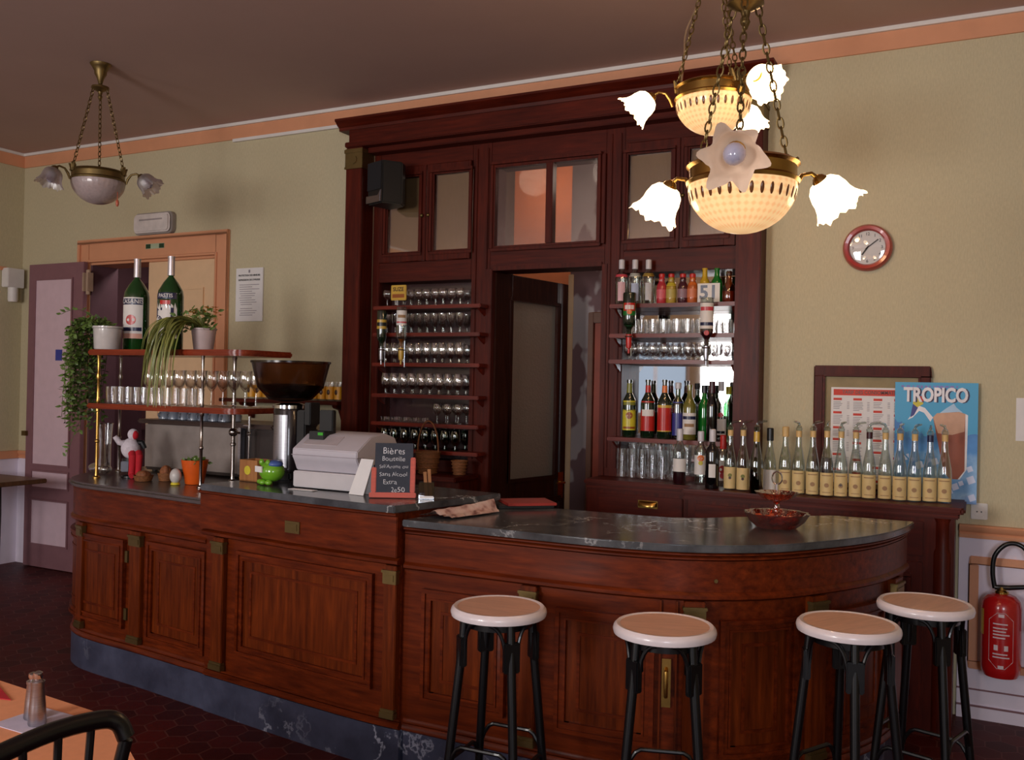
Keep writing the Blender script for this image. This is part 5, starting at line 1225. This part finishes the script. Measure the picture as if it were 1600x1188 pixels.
# crumpled newspaper
def rt(px, py): p = onZ(px, py, 1.04); return Vector((p.x, p.y, RT))
NEWS = None
def news_mat():
    m, nt, b = new('newsprint'); mp = coords(nt, (1, 1, 1)); n = noise(nt, mp, 14, 2); n2 = noise(nt, coords(nt, (9, 60, 9)), 6, 2)
    r = ramp(nt, n.outputs['Fac'], [(.34, lin((118, 64, 58))), (.44, lin((206, 168, 156))), (.6, lin((222, 196, 186))), (.68, lin((150, 92, 70)))])
    mx = nt.nodes.new('ShaderNodeMixRGB'); mx.blend_type = 'MULTIPLY'; mx.inputs[0].default_value = .3
    nt.links.new(r.outputs[0], mx.inputs[1]); nt.links.new(n2.outputs['Fac'], mx.inputs[2]); nt.links.new(mx.outputs[0], b.inputs['Base Color']); b.inputs['Roughness'].default_value = .8; return m
NEWS = news_mat()
c0, c1, c2, c3 = rt(654, 808), rt(706, 812), rt(779, 802), rt(757, 798)
np_ = thing('newspaper', 'crumpled open newspaper lying on the marble beside the taller bar section', 'newspaper', (c0.x, c0.y, RT))
def sheet(seed, hs, dx=0, sh=1):
    rq = random.Random(seed); rows = []
    for i in range(15):
        u = i/14; row_ = []
        for j in range(13):
            v = j/12; p = (c0*(1-u)+c1*u)*(1-v)+(c3*(1-u)+c2*u)*v-c0
            p = Vector((p.x*sh+dx, p.y*sh+dx, 0)); hgt = hs*(math.exp(-((u-.55-.2*(v-.5))/.16)**2)*(.4+v*.6)+.35*math.exp(-((u-.22)/.1)**2)*v)+.004+.006*rq.random()
            p.z = .004+hgt*(1 if 0 < i < 14 else .3); row_.append(p)
        rows.append(row_)
    m = MB().grid(rows); m.grid([[q+Vector((0, 0, -.0015)) for q in r] for r in rows]); return m
obj('sheet', sheet(2, .045), NEWS, np_, smooth=25)
obj('sheet', sheet(5, .02, .012, .96), NEWS, np_, smooth=25)
f0, f1 = rt(772, 799), rt(829, 792)
fd = thing('folder', 'dark red folder lying on a black one behind the newspaper', 'folder', (f0.x, f0.y+.16, RT), rz=math.atan2(f1.y-f0.y, f1.x-f0.x)-.55)
obj('folder_cover', MB().box(-.03, .20, -.07, .12, .012, .024), plain('dark_red_card', (150, 44, 36), .5), fd, bevel=.002)
obj('folder_base', MB().box(-.07, .19, -.06, .15, 0, .012), BLACKP, fd, bevel=.002)
# two tier glass dish
p = rt(1206, 829); p.y += .09
ds = thing('tiered_dish', 'two tier orange tinted glass dish with handle on the curved marble top', 'dish', (p.x, p.y, RT))
sc = lambda k, q: 1+.05*math.cos(12*q)
zz = lambda py: onY(1206, py, p.y).z-RT
obj('lower_dish', MB().lathe([(0, .0), (.075, .0), (.082, .006), (.105, .025), (.125, .058), (.128, .06), (.118, .058), (.10, .03), (.07, .01), (0, .01)], 48, mod=sc, cap=False), AMBERG, ds)
obj('stem', MB().lathe([(.02, .01), (.012, .02), (.009, .06), (.014, .08), (.009, .095), (.02, .112)], 20), AMBERG, ds)
obj('upper_dish', MB().lathe([(0, .11), (.035, .11), (.06, .12), (.085, .142), (.087, .143), (.078, .142), (.05, .124), (0, .117)], 48, mod=sc, cap=False), AMBERG, ds)
ph = MB().tube([(0, 0, .115), (0, 0, .175)], .006, 8); ph.tube([(.02*math.sin(q), 0, .20-.026*math.cos(q)) for q in [2*PI*j/16 for j in range(16)]], .0035, 6, closed=True)
obj('handle', ph, CHROME, ds)
m = MB()
for k in range(26):
    a = rr.uniform(0, 6.3); q = rr.uniform(.02, .075); m.ball((q*math.cos(a), q*math.sin(a), .022+rr.uniform(0, .02)), (.016, .012, .009), 8, 6)
o = obj('wrapped_sweets', m, plain('orange_wrapper', (200, 84, 40), .25, var=.3, scale=60, coat=.6), ds); o['kind'] = 'stuff'

# ------------------------------------------------------------------ on the right wall
cc = onY(1356, 388, W); CRAD = .122
ck2 = thing('wall_clock', 'round wall clock with red rim and white face', 'clock', (cc.x, W-.001, cc.z))
RX = Matrix.Rotation(PI/2, 4, 'X')
obj('rim', MB().lathe([(CRAD*.72, .028), (CRAD*.78, .042), (CRAD*.9, .045), (CRAD*.985, .03), (CRAD, .012), (CRAD, 0), (0, 0)], 56, cap=False).xf(RX), CLOCKRED, ck2)
obj('dial', MB().lathe([(0, .02), (CRAD*.75, .02), (CRAD*.75, .01), (0, .01)], 48, cap=False).xf(RX), PAPER, ck2)
m = MB()
for k in range(1, 13):
    t = text_mb(str(k), .022, bold=.0003); a = k*PI/6; t.v = [(vx+CRAD*.58*math.sin(a), vy-.021, vz+CRAD*.58*math.cos(a)) for vx, vy, vz in t.v]; m.join(t)
obj('numerals', m, col('numeral_grey', (70, 66, 74)), ck2, smooth=0)
for a, l, w in ((math.radians(215), .045, .004), (math.radians(52), .066, .003)):
    obj('hand', MB().box(-w, w, -.0235, -.022, -.012, l).xf(Matrix.Rotation(a, 4, 'Y')), BLACKP, ck2)
obj('cover_glass', MB().lathe([(CRAD*.74, .027), (CRAD*.6, .031), (0, .034)], 48, cap=False).xf(RX), thin_glass('cover_glass_mat', base=.05), ck2)
# price list board in a dark frame
a_, b_ = onY(1272, 571, W-.03), onY(1455, 571, W-.03); zb = BZ+.012
nf = thing('price_board', 'dark wood framed board holding the red and white price list', 'frame', (0, 0, 0))
fw = .052; m = MB(); x0, x1, z1 = a_.x, b_.x, a_.z; y1 = W-.0015
m.box(x0, x1, W-.03, y1, z1-fw, z1); m.box(x0, x0+fw, W-.03, y1, zb, z1-fw); m.box(x1-fw, x1, W-.03, y1, zb, z1-fw)
obj('frame', m, CAB, nf, bevel=.005); m = MB(); mould(m, x0+fw-.006, x1-fw+.006, zb, z1-fw+.006, W-.02, .012, .012); obj('inner_moulding', m, CAB_H, nf, bevel=.002)
obj('backing', MB().box(x0+fw, x1-fw, W-.012, y1, zb, z1-fw), col('dull_olive_backing', (150, 132, 96), .7), nf)
pl_, pr_ = onY(1299, 605, W-.014), onY(1433, 605, W-.014)
pw = pr_.x-pl_.x; phh = .50
pc = thing('price_list', 'white price list with red heading bars inside the dark frame', 'poster', (pl_.x, W-.0135, pl_.z-phh-.0))
obj('sheet', MB().box(0, pw, -.0015, 0, 0, phh), PAPER, pc); REDP = plain('red_print', (206, 58, 40), .6)
hb = obj('heading_bar', MB().box(.012, pw-.012, -.0022, -.0015, phh-.042, phh-.010), REDP, pc)
t = text_mb('TARIF DES CONSOMMATIONS', .026, bold=.0004, squash=.86); t.v = [(a+pw/2, b-.0026, c+phh-.026) for a, b, c in t.v]; obj('lettering', t, C['brown'], hb, smooth=0)
GT = col('grey_print', (150, 142, 148), .7); m = MB(); m2 = MB()
for cx in range(4):
    xx = .012+cx*(pw-.02)/4; z = phh-.056; rq = random.Random(cx+4)
    while z > .02:
        m2.box(xx, xx+.042, -.0022, -.0015, z-.012, z); z -= .02
        for k in range(rq.randint(4, 7)):
            if z < .015: break
            m.box(xx, xx+rq.uniform(.03, .05), -.0019, -.0015, z-.003, z); m.box(xx+.068, xx+.08, -.0019, -.0015, z-.003, z); z -= .0085
        z -= .008
obj('lettering', m, GT, pc, smooth=0); obj('section_bars', m2, REDP, pc, smooth=0)
# blue drinks poster
pA, pB, pC = onY(1399, 598, W-.034), onY(1529, 600, W-.034), onY(1529, 790, W-.034); PWd = pB.x-pA.x; PH = pA.z-pC.z
po = thing('drinks_poster', 'blue drinks poster with white title and a tall glass of brown drink', 'poster', (pA.x, W-.033, pC.z+.003))
def poster_blue():
    m, nt, b = new('poster_print'); tc = nt.nodes.new('ShaderNodeTexCoord'); sp = nt.nodes.new('ShaderNodeSeparateXYZ'); nt.links.new(tc.outputs['Object'], sp.inputs[0])
    n = noise(nt, coords(nt, (1, 1, 1)), 7, 4); ad = nt.nodes.new('ShaderNodeMath'); ad.operation = 'MULTIPLY_ADD'; ad.inputs[1].default_value = 1.3; nt.links.new(sp.outputs[2], ad.inputs[0]); nt.links.new(n.outputs['Fac'], ad.inputs[2])
    r = ramp(nt, ad.outputs[0], [(.3, lin((60, 104, 190))), (.55, lin((150, 190, 226))), (.8, lin((70, 140, 206))), (1.0, lin((56, 120, 190))), (1.35, lin((60, 160, 206)))])
    nt.links.new(r.outputs[0], b.inputs['Base Color']); b.inputs['Roughness'].default_value = .35; return m
obj('sheet', MB().box(0, PWd, -.003, 0, 0, PH), poster_blue(), po)
fx_ = lambda px: (px-1399)/130*PWd
fz_ = lambda py: (790-py)/191*PH
WHT = plain('white_print', (236, 232, 236), .5); NAV = plain('navy_print', (40, 34, 74), .5)
def flat(pts, y0, y1): return MB().prismY([(fx_(a), fz_(b)) for a, b in pts], y0, y1)
t = text_mb('TROPICO', .098, bold=.0035, squash=.96)
w_ = max(v[0] for v in t.v)-min(v[0] for v in t.v); k_ = fx_(1514)-fx_(1413)
t.v = [((vx)*k_/w_+fx_(1463.5), vy-.0042, vz+fz_(620)) for vx, vy, vz in t.v]
t2 = MB(); t2.v = [(a+.008, b+.0006, c-.002) for a, b, c in t.v]; t2.f = list(t.f)
obj('lettering', t, WHT, po, smooth=0); obj('lettering_shadow', t2, NAV, po, smooth=0)
m = MB(); rq = random.Random(5); x_ = fx_(1409)
while x_ < fx_(1500):
    w = rq.uniform(.006, .018); m.box(x_, x_+w, -.0036, -.003, fz_(608)+rq.uniform(-.004, .004), fz_(604)); x_ += w+rq.uniform(.004, .012)
obj('small_print', m, col('violet_print', (120, 120, 190)), po, smooth=0)
gl_ = obj('glass_print', flat([(1460, 655), (1466, 648), (1500, 645), (1510, 648), (1510, 740), (1500, 752), (1488, 752), (1478, 742)], -.0034, -.003), plain('brown_drink_print', (150, 74, 44), .5), po)
obj('foam_print', flat([(1460, 655), (1466, 648), (1500, 645), (1510, 648), (1509, 676), (1490, 682), (1468, 680)], -.0038, -.0034), plain('foam_print_mat', (206, 160, 130), .5), gl_)
obj('outline_print', flat([(1510, 648), (1514, 650), (1513, 736), (1503, 752), (1500, 752), (1510, 738)], -.0038, -.003), WHT, gl_)
obj('splash_print', flat([(1460, 655), (1447, 640), (1438, 637), (1428, 648), (1420, 660), (1428, 656), (1438, 645), (1446, 648), (1456, 662)], -.0036, -.003), WHT, po)
obj('splash_print', flat([(1470, 648), (1480, 640), (1492, 632), (1496, 638), (1506, 646), (1496, 645)], -.0036, -.003), plain('pale_blue_print', (176, 206, 232), .5), po)
bd_ = obj('bird_print', flat([(1428, 630), (1438, 622), (1446, 624), (1444, 634), (1434, 640), (1428, 638)], -.0036, -.003), C['yellow'], po)
obj('bird_head', flat([(1438, 622), (1444, 620), (1448, 624), (1444, 630), (1437, 627)], -.004, -.0036), C['red'], bd_); obj('bird_tail', flat([(1428, 634), (1436, 640), (1430, 652), (1424, 656), (1426, 644)], -.004, -.0036), C['blue'], bd_)
m = MB()
for (a, b, q) in ((1440, 732, 8), (1518, 735, 6), (1520, 752, 8), (1496, 764, 7), (1488, 772, 6), (1522, 780, 7), (1505, 758, 5), (1464, 726, 7), (1420, 720, 6)):
    m.join(flat([(a+q*math.cos(u+.4), b+q*math.sin(u+.4)) for u in [PI/2*i for i in range(4)]], -.0036, -.003))
obj('pattern', m, plain('ice_print_mat', (206, 214, 240), .4), po, smooth=0)
for t_, (a, b), s_ in (('100%', (1428, 684), .045), ('NEUF', (1436, 720), .06)):
    t = text_mb(t_, s_, bold=.001); t.v = [(vx+fx_(a), vy-.0034, vz+fz_(b)) for vx, vy, vz in t.v]; obj('pale_lettering', t, plain('blue_print', (70, 140, 196), .5), po, smooth=0)
# wall socket, paper at the edge, fire extinguisher
p = onY(1530, 799, W)
so = thing('wall_socket', 'white wall socket above the peach chair rail', 'socket', (p.x, W-.001, p.z))
obj('plate', MB().box(-.037, .037, -.009, 0, -.04, .04), WHITE, so, bevel=.003)
m = MB().lathe([(.028, .0095), (.026, .004), (0, .004)], 24, cap=False).xf(RX); obj('recess', m, col('socket_grey', (150, 140, 146), .5), so)
m = MB()
for a in (-.0095, .0095): m.lathe([(0, .006), (.0035, .006), (.0035, .010), (0, .010)], 8).xf(Matrix.Identity(4)) if False else m.join(MB().lathe([(0, .005), (.0035, .005), (.0035, .0105), (0, .0105)], 8).xf(RX).xf(Matrix.Translation((a, 0, -.002))))
obj('hole', m, BLACKP, so)
p0, p1 = onY(1588, 622, W), onY(1588, 689, W)
tag(obj('wall_notice', MB().box(0, .16, -.0015, 0, 0, p0.z-p1.z), PAPER, loc=(p0.x, W-.0005, p1.z)), 'white paper notice pinned on the wall above the fire extinguisher', 'notice')
p = onY(1563, 1056, W-.10); pt_ = onY(1563, 928, W-.10)
fe = thing('fire_extinguisher', 'red fire extinguisher with black hose on the pale wainscot', 'fire extinguisher', (p.x, W-.105, p.z))
H = pt_.z-p.z; r_ = .087
obj('cylinder', MB().lathe([(0, .004), (r_*.5, .0), (r_*.85, .004), (r_*.98, .03), (r_, .05), (r_, H-.06), (r_*.93, H-.03), (r_*.7, H-.006), (r_*.35, H+.004), (0, H+.004)], 40), RED, fe)
WL = plain('white_label_print', (214, 196, 200), .5)
def ring_box(m, a0, a1, z0, z1, e=.0008):
    m.grid([[((r_+e)*math.cos(a0+(a1-a0)*j/8), (r_+e)*math.sin(a0+(a1-a0)*j/8), z) for j in range(9)] for z in (z0, z1)])
fa = math.atan2(-(W-.1), -p.x); m = MB()
ring_box(m, fa-.62, fa-.60, .09, H-.11); ring_box(m, fa+.60, fa+.62, .09, H-.11)
for sg in (1, -1):
    m.tube([((r_+.001)*math.cos(fa+sg*q), (r_+.001)*math.sin(fa+sg*q), z) for q, z in ((.61, H-.11), (.2, H-.075), (0, H-.075))], .0012, 4); m.tube([((r_+.001)*math.cos(fa+sg*q), (r_+.001)*math.sin(fa+sg*q), z) for q, z in ((.61, .09), (.2, .055), (0, .055))], .0012, 4)
rq = random.Random(9)
for k, z in enumerate([H-.13, H-.15, H-.165, H-.18, H-.195, .12, .105]): ring_box(m, fa-.4, fa+rq.uniform(.2, .45), z, z+.006)
for a in (-.25, .25): ring_box(m, fa+a-.1, fa+a+.1, .14, .165)
ring_box(m, fa-.14, fa+.14, H-.095, H-.08); ring_box(m, fa-.14, fa+.14, .055, .07)
obj('label_print', m, WL, fe, smooth=0)
m = MB(); ring_box(m, fa-1.5, fa-1.0, .2, H-.07); obj('yellow_label', m, C['gold'], fe)
m = MB().lathe([(.03, H), (.03, H+.012), (.018, H+.02), (.018, H+.035), (0, H+.035)], 20); obj('valve', m, BRASS, fe)
m = MB().tube([(-.03, 0, H+.03), (.03, -.01, H+.035), (.09, -.01, H+.045), (.14, -.01, H+.05)], [.012, .012, .011, .009], 10); obj('lever', m, BLACKM, fe)
m = MB().tube([Vector(q) for q in catmull([(-.03, 0, H+.025), (-.04, 0, H+.10), (-.032, 0, H+.18), (.01, 0, H+.235), (.06, 0, H+.245), (.105, 0, H+.21), (.13, 0, H+.12), (.135, 0, H-.02), (.125, 0, H-.13), (.12, 0, H-.17)], 8)], .011, 12); obj('hose', m, BLACKM, fe)
m = MB().box(-.02, .02, .075, .092, H-.12, H+.0); m.box(-.05, .05, .085, .092, H-.1, H-.02); obj('wall_bracket', m, BLACKM, fe)

# ------------------------------------------------------------------ on the left part of the wall
a_, b_, c_ = onY(371, 419, W), onY(413, 418, W), onY(412, 502, W)
nt_ = thing('wall_notice', 'white framed notice board hung beside the peach door casing', 'notice', (a_.x, W-.001, c_.z)); w_, h_ = b_.x-a_.x, b_.z-c_.z
obj('sheet', MB().box(0, w_, -.012, 0, 0, h_), PAPER, nt_, bevel=.002)
m = MB()
for t_, s_, z_ in (('PROTECTION DES MINEURS', .0165, h_*.86), ("REPRESSION DE L'IVRESSE", .0165, h_*.775)):
    t = text_mb(t_, s_, bold=.0006); ww = max(v[0] for v in t.v)-min(v[0] for v in t.v); t.v = [(vx*w_*.8/ww+w_/2, vy-.0126, vz+z_) for vx, vy, vz in t.v]; m.join(t)
obj('lettering', m, C['black'], nt_, smooth=0)
m = MB(); rq = random.Random(8); z_ = h_*.68
m.box(w_*.47, w_*.53, -.0126, -.012, h_*.91, h_*.965)
while z_ > h_*.1: m.box(w_*rq.uniform(.12, .2), w_*rq.uniform(.6, .88), -.0126, -.012, z_, z_+.004); z_ -= rq.choice([.016, .016, .03])
obj('text_lines', m, col('grey_text', (140, 132, 140)), nt_, smooth=0)
a_, b_ = onY(208, 367, W-.05), onY(268, 330, W-.05)
em = thing('emergency_light', 'white oblong emergency light above the left doorway', 'emergency light', ((a_.x+b_.x)/2, W-.001, (a_.z+b_.z)/2)); hw, hh = (b_.x-a_.x)/2, .085
def rrect(hw, hh, r, n=5): return [(sx*(hw-r)+r*math.cos(q), sz*(hh-r)+r*math.sin(q)) for sx, sz, q0 in ((1, 1, 0), (-1, 1, PI/2), (-1, -1, PI), (1, -1, 1.5*PI)) for q in [q0+PI/2*i/n for i in range(n+1)]]
obj('housing', MB().prismY(rrect(hw, hh, .04), -.04, 0), col('grey_housing', (150, 140, 134), .5), em, bevel=.004)
obj('diffuser', MB().prismY(rrect(hw-.012, hh-.012, .035), -.065, -.04), col('milky_diffuser', (214, 204, 200), .3, coat=.4), em, bevel=.012)
obj('lamp_tube', MB().box(-hw*.6, hw*.6, -.067, -.064, .02, .032), col('tube_grey', (160, 150, 150)), em)
p = onY(239, 384, W-.04)
st = thing('exit_sticker', 'small dark green sticker strip on the peach door casing', 'sticker', (p.x, W-.0345 if False else W-.0205, p.z))
obj('strip', MB().box(-.10, .10, -.0015, 0, -.02, .02), col('pale_green_strip', (170, 180, 150)), st)
for sx in (-.072, .072): obj('arrow', MB().box(sx-.026, sx+.026, -.002, -.0015, -.017, .017), col('dark_green_print', (30, 60, 36)), st)
pa = onX(30, 442, XL)
sn = thing('wall_sensor', 'small white wall box with round socket under it in the far corner', 'sensor', (XL+.0005, W-.115, onY(31, 420, W-.1).z-.22))
obj('box', MB().box(0, .085, -.075, .075, .06, .22), WHITE, sn, bevel=.005); obj('tube', MB().lathe([(.0, -.06), (.035, -.06), (.04, -.04), (.04, .06)], 20, (.045, 0, 0)), WHITE, sn)

# ------------------------------------------------------------------ tables and chair
sd_ = thing('side_table', 'brown wooden table standing against the far corner wall', 'table', (0, 0, 0))
TT = .80; ta = onZ(74, 748, TT)
obj('table_top', MB().box(XL+.04, ta.x, 3.75, ta.y, TT-.035, TT), DOORW if False else wood('brown_table_wood', (70, 44, 30), (110, 74, 52)), sd_, bevel=.006)
for x in (XL+.15, ta.x-.45):
    for y in (3.87, ta.y-.1): obj('leg', MB().lathe([(.02, 0), (.024, .1), (.03, .5), (.026, .7), (.032, TT-.035)], 14, (x, y, 0)), BLACKM, sd_)
TZ = .72
tb = thing('dining_table', 'table under a peach cloth in front of the bar', 'table', (0, 0, 0))
CLOTH = plain('peach_cloth', (232, 156, 112), .8, var=.04, scale=40)
poly = [(-2.95, 1.72), (-2.05, 1.652), (-1.86, 1.575), (-1.705, 1.485), (-1.70, .70), (-2.95, .70)]
obj('table_top', MB().prism([((a+2.3)*.985-2.3, (b-1.2)*.97+1.2) for a, b in poly], TZ-.03, TZ-.005), DOORW, tb)
m = MB().prism([(a+(.004 if a > -2.5 else -.004), b+(.004 if b > 1 else -.004)) for a, b in poly], TZ-.004, TZ); n_ = len(poly)
o2 = [(a+(.004 if a > -2.5 else -.004), b+(.004 if b > 1 else -.004)) for a, b in poly]
rows = [[(a, b, TZ-.001) for a, b in o2], [(a+.004*math.cos(i), b+.004*math.sin(i), TZ-.1) for i, (a, b) in enumerate(o2)], [(a+.008*math.cos(i), b+.008*math.sin(i), TZ-.22) for i, (a, b) in enumerate(o2)]]
m.grid(rows, True)
tag(obj('tablecloth', m, CLOTH, smooth=30), 'peach tablecloth draped over the table in front of the bar', 'tablecloth')
for x in (-2.8, -1.85):
    for y in (.82, 1.42): obj('leg', MB().box(x-.025, x+.025, y-.025, y+.025, 0, TZ-.03), DOORW, tb)
p = onZ(58, 1128, TZ)
nk = MB().box(-.075, .075, -.07, .07, 0, .0015); tag(obj('paper_mat', nk, col('pale_lilac_paper', (206, 196, 216), .7), loc=(p.x, p.y, TZ+.001)), 'small white paper under the two steel shakers', 'paper')
def shaker(label, px, py, h):
    q = onZ(px, py, TZ+.003); s_ = thing('shaker', label, 'shaker', (q.x, q.y, TZ+.0035), 'steel shakers on the table')
    obj('body', MB().lathe([(0, 0), (.021, 0), (.022, .004), (.019, h*.35), (.015, h*.72), (.0165, h*.76), (.0165, h*.8), (0, h*.8)], 24), STEEL, s_)
    obj('top', MB().lathe([(.015, h*.8), (.009, h*.83), (.012, h*.9), (.011, h*.96), (0, h)], 20), CHROME, s_)
shaker('steel shaker on the table, the shorter one standing behind', 51, 1122, .118); shaker('steel shaker on the table, the taller one in front', 58, 1132, .135)
p = onZ(4, 1092, TZ); m = MB().add([(-.16, -.05, 0), (.055, .0, 0), (-.14, .08, 0), (-.16, -.05, .002), (.055, .0, .002), (-.14, .08, .002)], [(0, 1, 2), (3, 4, 5), (0, 1, 4, 3), (1, 2, 5, 4), (2, 0, 3, 5)])
tag(obj('red_napkin', m, col('red_napkin_cloth', (186, 30, 44), .8), loc=(p.x-.02, p.y, TZ+.001)), 'pointed red napkin lying on the peach tablecloth', 'napkin')
# bentwood chair
ch = thing('dining_chair', 'black bentwood chair with slatted back tucked under the peach table', 'chair', (0, 0, 0))
cx0 = -1.555; ya, yb = 1.01, 1.335; zt_ = .90
rail = [(cx0-.02+.0, ya-.12, zt_-.06), (cx0-.035, ya, zt_-.012), (cx0-.04, (ya+yb)/2, zt_+.004), (cx0-.028, yb-.05, zt_+.0), (cx0-.012, yb-.012, zt_-.012), (cx0, yb, zt_-.045)]
m = MB().tube([Vector(q) for q in catmull(rail, 6)], .019, 10)
obj('top_rail', m, BLACKM, ch)
SZ = .46
obj('back_post', MB().tube([(cx0, yb, zt_-.05), (cx0-.015, yb-.015, .75), (cx0-.02, yb-.03, SZ), (cx0+.05, yb-.02, 0)], .014, 10), BLACKM, ch)
obj('back_post', MB().tube([(cx0-.02, ya-.12, zt_-.06), (cx0-.02, ya-.1, .75), (cx0-.02, ya-.08, SZ), (cx0+.05, ya-.1, 0)], .014, 10), BLACKM, ch)
for k in range(4):
    t = k/4; y_ = yb-.06-.075*k; yl = yb-.085-.055*k
    obj('spindle', MB().tube([(cx0-.03, y_, zt_-.006), (cx0-.032, (y_*.55+yl*.45), .72), (cx0-.025, yl, SZ)], [.008, .0085, .008], 8), BLACKM, ch)
obj('seat', MB().prism([(cx0-.22+.21*math.cos(q), (ya+yb)/2-.05+.21*math.sin(q)) for q in [2*PI*j/32 for j in range(32)]], SZ-.03, SZ), BLACKM, ch, bevel=.008)
for sy in (-.14, .08): obj('front_leg', MB().tube([(cx0-.36, (ya+yb)/2-.02+sy, SZ-.02), (cx0-.39, (ya+yb)/2-.02+sy, 0)], [.016, .012], 10), BLACKM, ch)
